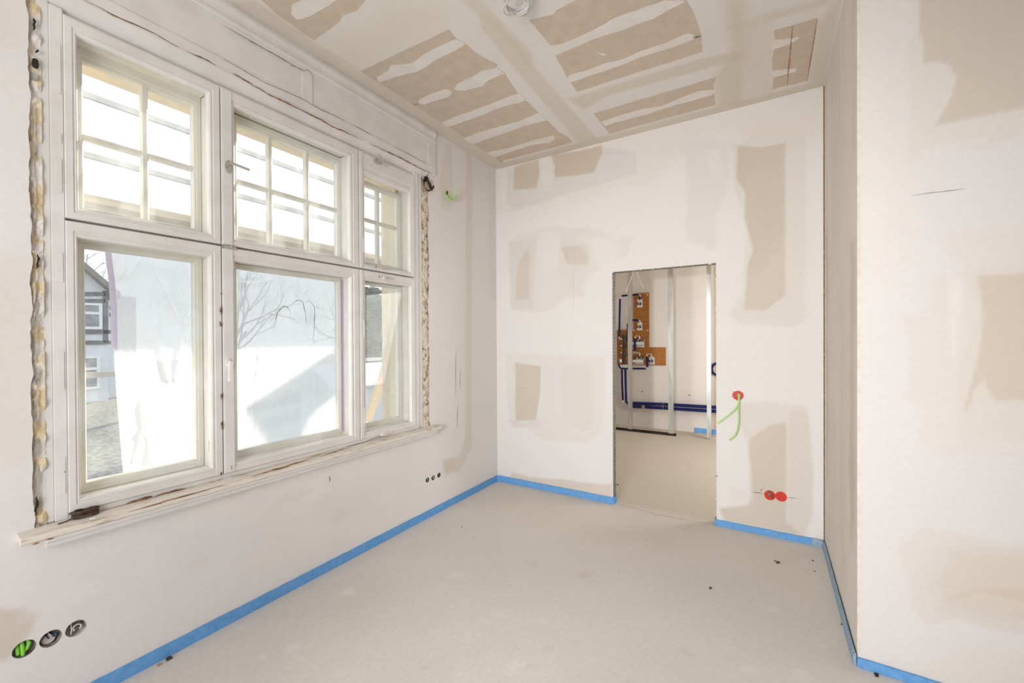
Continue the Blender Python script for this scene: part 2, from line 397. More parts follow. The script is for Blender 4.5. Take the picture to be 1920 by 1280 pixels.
def ring(mb, y0, y1, z0, z1, wl, wr, wb, wt, prof):
    """mitred moulded frame in the window plane; prof = closed loop of (inset 0..1, x)"""
    n = len(prof); vs = []
    for t, x in prof:
        vs += [(x, y0+wl*t, z0+wb*t), (x, y1-wr*t, z0+wb*t), (x, y1-wr*t, z1-wt*t), (x, y0+wl*t, z1-wt*t)]
    fs = []
    for i in range(n):
        j = (i+1) % n
        for k in range(4): fs.append((i*4+k, i*4+(k+1) % 4, j*4+(k+1) % 4, j*4+k))
    mb.add(vs, fs); return mb

def strip(name, pts, wid, mat, parent, ax=0, thick=0.0015, seed=1):
    """thin ragged crack / chip along a polyline of 3D points lying on a plane axis=const"""
    rnd = random.Random(seed); o = [i for i in range(3) if i != ax]
    P3 = []
    for i in range(len(pts)-1):
        a = np.array(pts[i]); b = np.array(pts[i+1]); k = max(2, int(np.linalg.norm(b-a)/0.02))
        for j in range(k): P3.append(a+(b-a)*j/k)
    P3.append(np.array(pts[-1])); up = []; dn = []
    m = len(P3)
    for i, p in enumerate(P3):
        t = P3[min(i+1, m-1)]-P3[max(i-1, 0)]; nr = np.zeros(3); nr[o[0]] = -t[o[1]]; nr[o[1]] = t[o[0]]; nr /= max(np.linalg.norm(nr), 1e-6)
        env = min(1, 3*i/m+0.15, 3*(m-1-i)/m+0.15); wv = wid*(0.45+0.75*rnd.random())*env
        c = nr*wid*0.5*(rnd.random()-0.5)
        up.append(p+c+nr*wv/2); dn.append(p+c-nr*wv/2)
    mb = MB(); e = np.zeros(3); e[ax] = thick; vs = []
    for a, b in zip(up, dn): vs += [a+e, b+e, a-e*0.3, b-e*0.3]
    fs = []
    for i in range(m-1):
        q = 4*i; r = q+4
        fs += [(q, q+1, r+1, r), (q, r, r+2, q+2), (q+1, q+3, r+3, r+1)]
    mb.add(vs, fs)
    return mb.build(name, mat, parent)

# ------------------------------------------------------------------ the room shell
def uv(px, py, ax, val):
    p = P(px, py, ax, val); return [p[i] for i in range(3) if i != ax]
def crop(x0, y0, sc, ax, val):
    return lambda pts: [uv(x0+x/sc, y0+y/sc, ax, val) for x, y in pts]
def rectp(u0, u1, v0, v1): return [(u0, v0), (u1, v0), (u1, v1), (u0, v1)]

# --- ceiling
c7 = crop(420, 0, 3.3103, 2, H); c8 = crop(900, 0, 2.909, 2, H)
BAND = (0.665, 0.59, 0.485)
ceil_layers = [
    (c7([(0, 10), (200, 5), (560, 250), (860, 440), (1350, 758), (1740, 1010), (1650, 1059), (1370, 890), (900, 570), (520, 310), (0, 0)]), BAND, 0.014, 0.8, 0.006),
    (c7([(560, 260), (800, 170), (1000, 20), (1300, -60), (1420, 60), (1400, 180), (1000, 360), (840, 440), (700, 330)]), (0.755, 0.70, 0.60), 0.12, 0.8, 0.05),
    (c8([(0, 60), (60, 60), (330, 400), (640, 760), (530, 770), (270, 470), (0, 150)]), BAND, 0.014, 0.65, 0.006),
    (c7([(1440, -20), (1590, -20), (1920, 340), (1920, 440), (1640, 150)]), BAND, 0.014, 0.6, 0.006),
    (c8([(480, 540), (1200, 320), (1450, 270), (1460, 310), (1250, 370), (700, 520), (560, 600)]), BAND, 0.018, 0.7, 0.008),
    (c8([(1340, -20), (1450, -20), (1470, 180), (1440, 560), (1300, 600), (1280, 420), (1370, 280)]), BAND, 0.05, 0.75, 0.02),
    (c8([(1360, 150), (1600, 60), (1900, -10), (1900, 20), (1600, 110), (1440, 170)]), BAND, 0.03, 0.7, 0.01),
    (c8([(1440, 120), (1600, 100), (1600, 500), (1440, 560)]), (0.735, 0.675, 0.59), 0.06, 0.7, 0.03),
    (c8([(1840, 120), (1960, 0), (1900, 440), (1790, 450)]), (0.68, 0.60, 0.50), 0.04, 0.7, 0.01),
    (c8([(100, 895), (700, 735), (1300, 580), (1890, 430), (1890, 490), (1420, 600), (650, 790), (90, 925)]), BAND, 0.025, 0.7, 0.006),
]
ceil = grid_sheet('ceiling', 2, H, 0, 5.0, -2.0, D, 0.014, (0.775, 0.735, 0.69), ceil_layers, M_CEIL, mottle=0.03)
struct(ceil)
boards = [
    c7([(190, -40), (330, 90), (560, 250), (640, 190), (720, 130), (740, 95), (830, 60), (890, -10), (900, -60)]),
    c7([(850, 442), (1395, 182), (1440, 240), (1500, 270), (1545, 310), (1600, 350), (1700, 400), (1690, 420), (1740, 450), (1770, 500), (1825, 580), (1870, 620)])
    + c8([(322, 617), (365, 655), (430, 720), (475, 745), (510, 775), (110, 880)]) + c7([(1720, 1005), (1350, 760)]),
    c8([(265, 108), (390, 255), (475, 425), (530, 500), (700, 445), (930, 370), (1215, 280), (1205, 190), (1170, 90), (1120, -10), (1100, -100), (500, -100), (520, 0), (420, 55), (400, 80)]),
    c8([(620, 618), (1290, 420), (1270, 460), (1285, 570), (1270, 575), (705, 728)]),
    c8([(1605, 165), (1840, 97), (1785, 440), (1590, 488), (1600, 440), (1590, 330), (1605, 260)]),
]
for i, b in enumerate(boards):
    patch('exposed_board', b, 2, H-0.0004, -0.0008, M_CARD, ceil, 0.0035, seed=i)
bands = [
    c7([(600, -60), (430, 30), (415, 80), (450, 118), (530, 100), (700, 0), (780, -60)]),
    c7([(950, 480), (1020, 440), (1040, 405), (1180, 390), (1240, 330), (1330, 290), (1440, 245), (1500, 265), (1440, 310), (1300, 380), (1200, 440), (1080, 470), (960, 510)]),
    c7([(1200, 640), (1210, 610), (1380, 550), (1415, 570), (1390, 595), (1240, 650)]),
    c7([(1430, 550), (1450, 520), (1600, 440), (1690, 420), (1745, 452), (1640, 500), (1600, 535), (1500, 560), (1440, 560)]),
    c7([(1355, 762), (1440, 720), (1520, 695), (1830, 578), (1872, 620), (1700, 670), (1580, 720), (1390, 785)]),
    c7([(1490, 858), (1580, 820), (1760, 770), (1800, 755)]) + c8([(190, 668), (322, 613), (367, 655), (230, 690), (120, 730)]) + c7([(1545, 892)]),
    c7([(1635, 950), (1660, 938)]) + c8([(160, 805), (270, 770), (400, 735), (412, 755), (380, 775), (280, 790), (100, 848), (88, 858)]),
    c8([(383, 250), (450, 240), (560, 195), (640, 150), (740, 95), (1010, 0), (1120, 5), (940, 100), (790, 155), (600, 220), (412, 298)]),
    c8([(473, 425), (500, 405), (580, 385), (680, 345), (790, 320), (870, 280), (1010, 235), (1130, 180), (1170, 185), (1165, 215), (1050, 255), (880, 310), (750, 360), (560, 425), (488, 450)]),
    c8([(660, 662), (760, 630), (900, 590), (990, 580), (1100, 530), (1200, 495), (1292, 485), (1270, 515), (1160, 545), (1000, 590), (920, 620), (740, 665), (683, 688)]),
    c8([(1588, 215), (1640, 215), (1740, 200), (1740, 210), (1690, 240), (1595, 272)]),
    c8([(1590, 385), (1650, 380), (1720, 370), (1722, 388), (1680, 400), (1592, 422)]),
    c8([(645, 288), (675, 288), (690, 300), (665, 302)]),
]
for i, b in enumerate(bands):
    patch('filler_band', b, 2, H-0.0012, -0.0016, M_FILL, ceil, 0.0055, 0.014, seed=i+20)
M_CHALK = noise_mat('red_chalk', (0.36, 0.12, 0.07), (0.50, 0.24, 0.16), 80, 0.9)
for pts, wd in (([(1705, 130), (1675, 467)], 0.006), ([(1840, 97), (1800, 340), (1785, 440)], 0.005)):
    strip('chalk_line', [(*q, H-0.0035) for q in c8(pts)], wd, M_CHALK, ceil, 2, -0.0006)
strip('board_joint', [(*q, H-0.0022) for q in c8([(1165, 205), (1205, 195)])], 0.008, M_DARK, ceil, 2, -0.0006)
strip('board_joint', [(*q, H-0.0022) for q in c7([(1175, 652), (1215, 640)])], 0.007, M_WOOD, ceil, 2, -0.0006)

# --- floor (one screed through the doorway)
def fl(pts): return [uv(x, y, 2, 0) for x, y in pts]
floor_layers = [
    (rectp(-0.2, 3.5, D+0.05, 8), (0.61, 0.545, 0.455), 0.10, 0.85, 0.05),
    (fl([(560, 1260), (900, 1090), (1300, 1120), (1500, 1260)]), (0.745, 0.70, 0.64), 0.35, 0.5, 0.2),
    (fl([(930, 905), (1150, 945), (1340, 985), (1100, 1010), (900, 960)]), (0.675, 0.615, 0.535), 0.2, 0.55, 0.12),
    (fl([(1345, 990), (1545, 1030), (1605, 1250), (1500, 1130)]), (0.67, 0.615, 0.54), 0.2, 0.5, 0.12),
]
for k in range(46):
    px = RNG.uniform(400, 1600); py = RNG.uniform(960, 1279); q = uv(px, py, 2, 0); r = RNG.uniform(0.008, 0.045)
    floor_layers.append(([(q[0]+r*math.cos(a)*RNG.uniform(.5, 1.6), q[1]+r*math.sin(a)*RNG.uniform(.5, 1.2)) for a in np.linspace(0, 6.28, 9)[:-1]],
                         (0.80, 0.765, 0.72) if k % 3 else (0.60, 0.545, 0.47), 0.015, 0.45, 0.02))
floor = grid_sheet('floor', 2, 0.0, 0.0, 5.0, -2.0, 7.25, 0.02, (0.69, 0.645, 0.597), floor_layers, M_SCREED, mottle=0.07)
struct(floor)
strip('screed_joint', [P(1153, 945, 2, 0.0006), P(1195, 953, 2, 0.0006), P(1230, 964, 2, 0.0006), P(1290, 975, 2, 0.0006), P(1343, 985, 2, 0.0006)], 0.006, noise_mat('joint_dust', (0.38, 0.33, 0.27), (0.5, 0.44, 0.37), 60, 0.9), floor, 2, 0.0006)

# --- left (window) wall
GL, GR, GZ0, GZ1 = 0.424, 2.668, 0.735, 3.05
def lw(pts): return [uv(x, y, 0, 0.0) for x, y in pts]
left_layers = [
    (lw([(-60, 470), (30, 500), (45, 640), (30, 860), (-60, 900)]), CREAM, 0.08, 0.8, 0.05),
    (lw([(-60, 1140), (40, 1142), (72, 1150), (55, 1190), (10, 1240), (-60, 1230)]), (0.66, 0.585, 0.49), 0.012, 0.85, 0.012),
    (lw([(-60, -60), (14, 0), (12, 70), (-60, 60)]), CREAM, 0.04, 0.8, 0.03),
    (lw([(874, 285), (886, 285), (884, 840), (862, 885), (835, 892), (832, 868), (862, 852), (872, 820)]), (0.735, 0.68, 0.60), 0.02, 0.8, 0.012),
    (lw([(828, 862), (850, 856), (858, 880), (836, 892)]), (0.67, 0.60, 0.52), 0.02, 0.75, 0.015),
    (lw([(836, 270), (846, 270), (850, 350), (846, 395), (826, 390), (822, 345)]), (0.735, 0.69, 0.62), 0.02, 0.7, 0.012),
    (lw([(915, 320), (931, 320), (931, 560), (918, 560)]), (0.74, 0.69, 0.62), 0.03, 0.5, 0.02),
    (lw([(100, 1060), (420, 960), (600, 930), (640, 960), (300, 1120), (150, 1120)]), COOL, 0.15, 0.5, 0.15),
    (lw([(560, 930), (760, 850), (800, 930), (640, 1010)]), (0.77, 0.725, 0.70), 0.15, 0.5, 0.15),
]
for k in range(14):
    px = RNG.uniform(60, 800); py = RNG.uniform(900, 1180); q = uv(px, py, 0, 0.0); r = RNG.uniform(0.02, 0.09)
    left_layers.append(([(q[0]+r*math.cos(a)*RNG.uniform(.6, 2.2), q[1]+r*math.sin(a)*RNG.uniform(.3, 0.9)) for a in np.linspace(0, 6.28, 10)[:-1]],
                        (0.70, 0.655, 0.62) if k % 2 else (0.82, 0.79, 0.76), 0.03, 0.4, 0.04))
SOCK = [(0.398, 0.320, 0.031), (0.468, 0.317, 0.031), (0.539, 0.3155, 0.031)]
SMALL = [tuple(uv(801.5, 899.5, 0, 0))+(0.020,), tuple(uv(812, 895.5, 0, 0))+(0.020,), tuple(uv(823, 890.5, 0, 0))+(0.020,)]
HOLE = [tuple(uv(838, 361, 0, 0))+(0.020,)]
def ragged(u, v):
    m = (v > GZ0-0.01) & (v < GZ1+0.01)
    k = m & (np.abs(u-GL) < 0.045); wgt = 1-np.abs(u[k]-GL)/0.045
    u[k] += wgt*(0.012*fbm(np.full(k.sum(), 3.1), v[k], 14, 5)*2+0.004)
    k = m & (np.abs(u-GR) < 0.045); wgt = 1-np.abs(u[k]-GR)/0.045
    u[k] += wgt*(0.016*fbm(np.full(k.sum(), 9.7), v[k], 8, 5)*2)
    return u, v
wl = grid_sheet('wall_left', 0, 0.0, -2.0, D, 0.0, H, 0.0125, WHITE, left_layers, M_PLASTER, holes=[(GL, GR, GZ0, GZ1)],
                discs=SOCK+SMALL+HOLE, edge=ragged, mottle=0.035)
struct(wl)
for pts, wd in (([(855, 655), (854, 700), (855, 745)], 0.004), ([(858, 760), (857, 800)], 0.004), ([(863, 690), (862, 730)], 0.003)):
    strip('scratch', [P(x, y, 0, 0.0006) for x, y in pts], wd, M_STONE, wl, 0, 0.0006, seed=int(pts[0][1]))
strip('plaster_nick', [P(617, 892, 0, 0.0006), P(619, 899, 0, 0.0006), P(617, 903, 0, 0.0006)], 0.006, M_STONE, wl, 0, 0.0006)

def rough_strip(name, y0, y1, z0, z1, x0, x1, amp, mat, seed, ny=7, step=0.012):
    nz = int((z1-z0)/step); Y, Z = np.meshgrid(np.linspace(y0, y1, ny), np.linspace(z0, z1, nz+1), indexing='ij')
    T = (Y-y0)/(y1-y0)
    X = x0+(x1-x0)*T+amp*2*fbm(Y+seed, Z, 28, 4)
    idx = np.arange(ny*(nz+1)).reshape(ny, nz+1)
    f = np.stack([idx[:-1, :-1], idx[1:, :-1], idx[1:, 1:], idx[:-1, 1:]], -1).reshape(-1, 4).tolist()
    mb = MB(); mb.add(np.stack([X.ravel(), Y.ravel(), Z.ravel()], 1), f)
    return mb.build(name, mat, wl)
tag(rough_strip('gap_foam', 0.395, 0.462, 0.755, 3.25, -0.016, -0.008, 0.016, M_FOAM, 5), 'yellow foam and mortar in the ragged gap left of the window')
tag(rough_strip('gap_mortar', 2.596, 2.695, 0.755, 2.86, -0.020, -0.012, 0.012, M_GAP, 9), 'brown broken mortar in the gap right of the window')
M_CREV = noise_mat('dusty_crevice', (0.16, 0.13, 0.10), (0.50, 0.43, 0.34), 30, 0.95)
for i_, (px, y0, y1, wd) in enumerate([(64, 34, 58, .010), (69, 92, 100, .006), (70, 476, 505, .008), (68, 930, 966, .008), (70, 980, 992, .012), (69, 690, 722, .006), (66, 820, 856, .007), (61, 200, 330, .0028), (62, 330, 470, .0028), (66, 505, 680, .0028), (67, 730, 810, .0028), (66, 870, 930, .003)]):
    strip('gap_void', [P(px+1.5*math.sin(t*5), y0+(y1-y0)*t, 0, -0.001) for t in (0, .25, .5, .75, 1)], wd, M_DARK if i_ < 4 else M_CREV, wl, 0, 0.004, seed=200+i_)
for k, (px, y0, y1, wd) in enumerate([(66, 108, 130, 12), (65, 137, 152, 11)]):
    a = P(px-wd/2, y0, 0, -0.001); b = P(px+wd/2, y1, 0, -0.001)
    n = 9; pts = []
    for i in range(n):
        an = 2*math.pi*i/n; pts.append(((a[1]+b[1])/2+(b[1]-a[1])/2*math.copysign(abs(math.cos(an))**.6, math.cos(an)), (a[2]+b[2])/2+(a[2]-b[2])/2*math.copysign(abs(math.sin(an))**.6, math.sin(an))))
    patch('gap_void', pts, 0, -0.003, 0.006, M_DARK if k != 1 else noise_mat('grey_rubble', (0.16, 0.15, 0.14), (0.45, 0.43, 0.40), 30, 0.9), wl, 0.002, 0.01, k)

# --- back wall with the doorway
DX0, DX1, DZ = 1.247, 2.094, 2.097
b6 = crop(900, 260, 2.909, 1, D); wv = crop(930, 420, 2.461, 1, D); rr = crop(1320, 700, 3.5556, 1, D)
back_layers = [
    (b6([(0, 150), (200, 110), (700, -10), (1100, -120), (1870, -330), (1880, 40), (1300, 10), (900, 250), (300, 420), (60, 420)]), (0.775, 0.73, 0.67), 0.12, 0.75, 0.08),
    (b6([(1400, -60), (1800, -110), (1800, 1000), (1700, 700), (1760, 100), (1400, -10)]), (0.76, 0.71, 0.645), 0.06, 0.6, 0.04),
    # grey filler around the top left boards
    (b6([(145, 165), (240, 130), (420, 85), (650, 50), (850, 70), (850, 190), (640, 260), (500, 290), (350, 350), (190, 390), (150, 350)]), GREY, 0.012, 0.8, 0.02),
    (b6([(185, 150), (320, 112), (335, 160), (310, 272), (185, 275)]), CARD, 0.012, 0.85, 0.012),
    (b6([(385, 92), (660, 40), (665, 70), (625, 185), (410, 215), (390, 150)]), CARD, 0.008, 0.92, 0.010),
    (b6([(318, 105), (385, 95), (410, 150), (395, 270), (360, 300), (330, 250)]), (0.765, 0.73, 0.685), 0.012, 0.85, 0.012),
    (b6([(630, 150), (700, 90), (850, 80), (840, 100), (700, 170), (850, 150), (850, 195), (640, 255)]), COOL, 0.012, 0.5, 0.015),
    (b6([(100, 180), (140, 165), (150, 230), (140, 330), (105, 300)]), (0.80, 0.77, 0.725), 0.02, 0.7, 0.01),
    # two framed patches left of the door, upper row
    (b6([(150, 560), (230, 520), (440, 470), (490, 485), (640, 490), (720, 530), (830, 540), (800, 640), (640, 720), (420, 920), (300, 955), (170, 930)]), (0.745, 0.715, 0.685), 0.018, 0.75, 0.03),
    (b6([(158, 560), (310, 545), (290, 930), (175, 930)]), (0.705, 0.665, 0.61), 0.02, 0.7, 0.015),
    (b6([(445, 505), (610, 505), (610, 580), (560, 870), (430, 875), (430, 600)]), (0.735, 0.69, 0.625), 0.025, 0.7, 0.02),
    (b6([(205, 690), (245, 612), (274, 606), (270, 868), (235, 878), (192, 880)]), (0.665, 0.595, 0.52), 0.012, 0.85, 0.008),
    (b6([(446, 590), (606, 576), (588, 682), (520, 686), (470, 680)]), (0.665, 0.595, 0.515), 0.010, 0.85, 0.006),
    (b6([(320, 510), (440, 500), (420, 700), (350, 740), (310, 640)]), (0.80, 0.77, 0.745), 0.025, 0.6, 0.02),
    # lower row
    (wv([(48, 600), (200, 598), (500, 615), (510, 700), (480, 960), (420, 1005), (240, 1000), (150, 950), (70, 935), (45, 760)]), (0.745, 0.71, 0.68), 0.02, 0.7, 0.03),
    (wv([(300, 650), (440, 645), (445, 940), (390, 952), (300, 880)]), (0.73, 0.68, 0.61), 0.035, 0.75, 0.025),
    (wv([(88, 640), (205, 656), (203, 780), (184, 905), (90, 908)]), (0.635, 0.56, 0.475), 0.006, 0.95, 0.004),
    (wv([(60, 905), (200, 905), (195, 930), (90, 940)]), (0.70, 0.66, 0.61), 0.02, 0.6, 0.01),
    (wv([(75, 1145), (150, 1165), (300, 1178), (470, 1200), (535, 1200), (535, 1270), (60, 1180)]), (0.665, 0.595, 0.52), 0.012, 0.85, 0.012),
    (wv([(380, 60), (560, 60), (560, 210), (480, 220), (420, 120)]), (0.835, 0.805, 0.775), 0.06, 0.6, 0.04),
    # over the door
    (b6([(1110, 20), (1360, 10), (1370, 200), (1290, 420), (1280, 600), (1120, 560), (1130, 250)]), (0.745, 0.715, 0.70), 0.025, 0.8, 0.025),
    (b6([(1230, 70), (1310, 50), (1330, 200), (1250, 200)]), (0.80, 0.78, 0.765), 0.02, 0.6, 0.03),
    (b6([(1370, 20), (1440, 30), (1450, 260), (1410, 330), (1380, 200)]), (0.73, 0.685, 0.63), 0.02, 0.7, 0.015),
    # the tall patch on the right of the door
    (b6([(1385, 60), (1500, -20), (1780, -30), (1770, 700), (1775, 1000), (1700, 1030), (1400, 1000), (1350, 960), (1440, 850), (1450, 500), (1400, 300)]), (0.735, 0.69, 0.645), 0.02, 0.75, 0.02),
    (b6([(1405, 40), (1530, 48), (1670, 20), (1667, 850), (1600, 900), (1560, 932), (1445, 930), (1460, 700), (1490, 610), (1440, 430), (1448, 290), (1400, 220)]), (0.625, 0.545, 0.455), 0.008, 0.93, 0.008),
    (b6([(1660, 560), (1667, 850), (1600, 900), (1560, 932), (1445, 930), (1455, 760)]), (0.70, 0.64, 0.55), 0.10, 0.55, 0.05),
    (b6([(1660, 0), (1760, -10), (1755, 920), (1668, 850)]), (0.74, 0.70, 0.65), 0.02, 0.6, 0.01),
    # below: board beside the door with the red sockets
    (rr([(255, 195), (480, 185), (690, 225), (700, 420), (735, 620), (720, 900), (690, 1080), (560, 1080), (300, 870), (300, 520), (250, 330)]), (0.735, 0.685, 0.62), 0.015, 0.8, 0.012),
    (rr([(560, 240), (690, 250), (725, 640), (715, 930), (660, 1090), (560, 1050)]), (0.71, 0.66, 0.60), 0.015, 0.7, 0.01),
    (rr([(310, 440), (430, 350), (545, 330), (550, 990), (660, 1085), (130, 985), (100, 900), (290, 875), (325, 800), (300, 540)]), (0.645, 0.57, 0.485), 0.014, 0.9, 0.012),
    (rr([(560, 230), (552, 240), (548, 980), (560, 1000)]), (0.77, 0.73, 0.68), 0.006, 0.7, 0.002),
    (rr([(170, 760), (300, 780), (320, 850), (170, 880)]), (0.78, 0.745, 0.70), 0.03, 0.6, 0.02),
]
wb = grid_sheet('wall_back', 1, D, 0.0, XR-0.007, 0.0, H, 0.0125, (0.80, 0.775, 0.758), back_layers, M_PLASTER, holes=[(DX0, DX1, 0.0, DZ)], mottle=0.02)
struct(wb)
TH = 0.105
mb = MB(); mb.box((0.0, D+TH-0.012, 0), (DX0-0.008, D+TH, H)); mb.box((DX1+0.008, D+TH-0.012, 0), (4.2, D+TH, H)); mb.box((DX0-0.008, D+TH-0.012, DZ+0.008), (DX1+0.008, D+TH, H))
struct(mb.build('wall_back', noise_mat('board_rear', (0.66, 0.58, 0.49), (0.71, 0.63, 0.54), 6, 0.85)))
# raw board edge and galvanised profiles in the opening
mb = MB(); mb.box((DX0-0.012, D+0.0005, 0.002), (DX0, D+0.013, DZ)); mb.box((DX1, D+0.0005, 0.002), (DX1+0.012, D+0.013, DZ)); mb.box((DX0, D+0.0005, DZ), (DX1, D+0.013, DZ+0.012))
mb.build('board_edge', M_CHIP, wb)
mb = MB(); mb.box((DX0-0.006, D+0.013, 0.0), (DX0+0.001, D+TH-0.012, DZ)); M_JAMB = noise_mat('dull_galvanised_edge', (0.20, 0.20, 0.18), (0.36, 0.36, 0.33), 40, 0.6, metal=0.3); jl = mb.build('door_jamb_profile', M_JAMB, wb)
mb = MB()
for k in range(64):
    z = 0.05+k*0.032
    for yy in (0.032, 0.062): mb.box((DX0+0.001, D+yy, z), (DX0+0.0016, D+yy+0.008, z+0.022))
tag(mb.build('profile_slots', noise_mat('slot_grey', (0.05, 0.05, 0.045), (0.14, 0.14, 0.13), 60, 0.7), jl), kind='stuff')
mb = MB(); mb.box((DX1-0.001, D+0.013, 0.0), (DX1+0.006, D+TH-0.012, DZ)); mb.build('door_jamb_profile', M_GALV, wb)
mb = MB(); mb.box((DX0, D+0.013, DZ-0.001), (DX1, D+TH-0.012, DZ+0.006)); mb.build('door_head_profile', M_JAMB, wb)
# torn card and plaster crumbs along the opening
rnd = random.Random(5)
mb = MB()
for k in range(46):
    t = rnd.random(); z = rnd.uniform(0.1, DZ); r = rnd.uniform(0.002, 0.006)
    if t < 0.45: c = (DX1+rnd.uniform(-0.003, 0.002), D-0.001, z)
    elif t < 0.6: c = (DX0+rnd.uniform(-0.003, 0.002), D-0.001, z)
    else: c = (rnd.uniform(DX0, DX1), D-0.001, DZ+rnd.uniform(-0.004, 0.002))
    mb.box((c[0]-r, c[1]-0.003, c[2]-r*rnd.uniform(.6, 2)), (c[0]+r, c[1]+0.004, c[2]+r*rnd.uniform(.6, 2)))
tag(mb.build('torn_card', M_CHIP, wb), kind='stuff')
# pencil marks beside the sockets
for pts in ([(310, 788), (395, 800)], [(555, 826), (625, 832)], [(385, 790), (380, 775), (392, 765)]):
    q = rr(pts); strip('pencil_mark', [(a, D-0.0004, b) for a, b in q], 0.004, M_STONE, wb, 1, -0.0005, seed=pts[0][0])
q = wv([(88, 755), (180, 760)]); strip('pencil_mark', [(a, D-0.0004, b) for a, b in q], 0.003, M_GALV, wb, 1, -0.0005)
q = wv([(358, 180), (356, 420)]); strip('hairline_crack', [(a, D-0.0004, b) for a, b in q], 0.003, M_CARD, wb, 1, -0.0005)

# --- chase on the right: side and front
qs = crop(1520, 0, 2.0, 1, YR); ss = crop(1600, 380, 1.422, 1, YR)
chase_layers = [
    (qs([(175, 250), (330, 400), (330, 760), (250, 1000), (175, 1300)]), (0.80, 0.77, 0.735), 0.2, 0.5, 0.15),
    (qs([(375, -40), (1100, -40), (1100, 440), (800, 495), (560, 530), (430, 560), (370, 620), (355, 540), (370, 400), (350, 220), (380, 120)]), (0.725, 0.68, 0.62), 0.010, 0.75, 0.012),
    (qs([(410, -40), (1100, -40), (1100, 360), (800, 402), (600, 440), (470, 468), (530, 360), (548, 290), (520, 245), (470, 232), (422, 240), (426, 190), (405, 100)]), (0.635, 0.56, 0.47), 0.006, 0.92, 0.006),
    (qs([(590, 555), (680, 520), (770, 485), (740, 520), (640, 555)]), (0.70, 0.655, 0.62), 0.008, 0.5, 0.006),
    (ss([(235, 95), (300, 70), (470, 52), (800, 40), (800, 700), (470, 682), (215, 672), (180, 640), (180, 560), (130, 510), (150, 440), (130, 300), (200, 300), (220, 200), (290, 180)]), (0.735, 0.70, 0.665), 0.014, 0.75, 0.02),
    (ss([(285, 185), (340, 165), (470, 162), (800, 150), (800, 640), (470, 640), (280, 630), (285, 500), (275, 440), (330, 300)]), (0.72, 0.67, 0.595), 0.02, 0.8, 0.02),
    (ss([(330, 195), (470, 185), (800, 175), (800, 530), (470, 525), (380, 530), (345, 470), (320, 500), (300, 555), (335, 400), (345, 300)]), (0.645, 0.565, 0.475), 0.008, 0.92, 0.008),
    (ss([(250, 200), (300, 210), (280, 330), (270, 430), (255, 350)]), (0.80, 0.77, 0.745), 0.012, 0.6, 0.01),
    (ss([(118, 925), (190, 872), (300, 885), (470, 925), (800, 960), (800, 1190), (470, 1155), (380, 1150), (270, 1112), (200, 1132), (150, 1090), (140, 990)]), (0.72, 0.675, 0.625), 0.014, 0.8, 0.02),
    (ss([(205, 985), (260, 930), (470, 925), (800, 960), (800, 1150), (430, 1130), (320, 1110), (230, 1090)]), (0.69, 0.62, 0.53), 0.05, 0.75, 0.04),
    (ss([(250, 1055), (320, 1030), (470, 1025), (600, 1030), (600, 1060), (470, 1065), (330, 1040), (250, 1060)]), (0.67, 0.56, 0.45), 0.012, 0.6, 0.015),
    (ss([(10, 1180), (170, 1240), (300, 1190), (600, 1180), (600, 1400), (10, 1280)]), (0.75, 0.70, 0.64), 0.03, 0.6, 0.03),
]
wc = grid_sheet('wall_chase', 1, YR, XR, 5.0, 0.0, H, 0.0125, (0.745, 0.712, 0.692), chase_layers, M_PLASTER, mottle=0.025)
struct(wc)
for pts, wd, mt in (([(372, 733), (460, 722), (590, 706)], 0.004, M_GREY if False else M_GALV),):
    strip('trowel_mark', [(a, YR-0.0004, b) for a, b in qs(pts)], wd, mt, wc, 1, -0.0006)
side_layers = []
for k in range(18):
    y = YR+(D-YR)*RNG.uniform(0.02, 0.9); z = RNG.uniform(-0.3, 3.0); hgt = RNG.uniform(0.5, 1.8); wd = RNG.uniform(0.04, 0.16)
    side_layers.append((rectp(y, y+wd, z, z+hgt), (0.62, 0.53, 0.44) if k % 3 == 0 else ((0.70, 0.645, 0.57) if k % 3 == 1 else (0.76, 0.725, 0.68)), 0.06, 0.65, 0.06))
ws = grid_sheet('wall_right', 0, XR, YR, D, 0.0, H, 0.0125, (0.73, 0.68, 0.61), side_layers, M_PLASTER, mottle=0.06)
struct(ws)
mb = MB(); mb.box((XR-0.012, D+0.0005, 0), (XR+0.002, D+0.004, H)); struct(mb.build('corner_joint_shade', M_WOOD))  # dark strip behind the open corner joint; its shade is put in the colour
# corner bead on the chase edge
mb = MB(); mb.box((XR-0.0012, YR-0.0012, 0.06), (XR+0.010, YR+0.0006, H)); struct(mb.build('trim_2', M_CHIP))
# far side of the room, out of view
mb = MB(); mb.box((5.0, -2.0, 0), (5.1, YR, H)); struct(mb.build('wall_side', noise_mat('plain_plaster', (0.74, 0.70, 0.67), (0.78, 0.745, 0.715), 3, 0.9)))

# unseen rear wall with a made-up opening, added to cut light on the chase
mb = MB(); mb.box((0.0, -2.1, 0), (0.35, -2.0, H)); mb.box((2.75, -2.1, 0), (5.1, -2.0, H)); mb.box((0.35, -2.1, 2.75), (2.75, -2.0, H)); struct(mb.build('wall_behind', noise_mat('plain_plaster', (0.74, 0.70, 0.67), (0.78, 0.745, 0.715), 3, 0.9)))

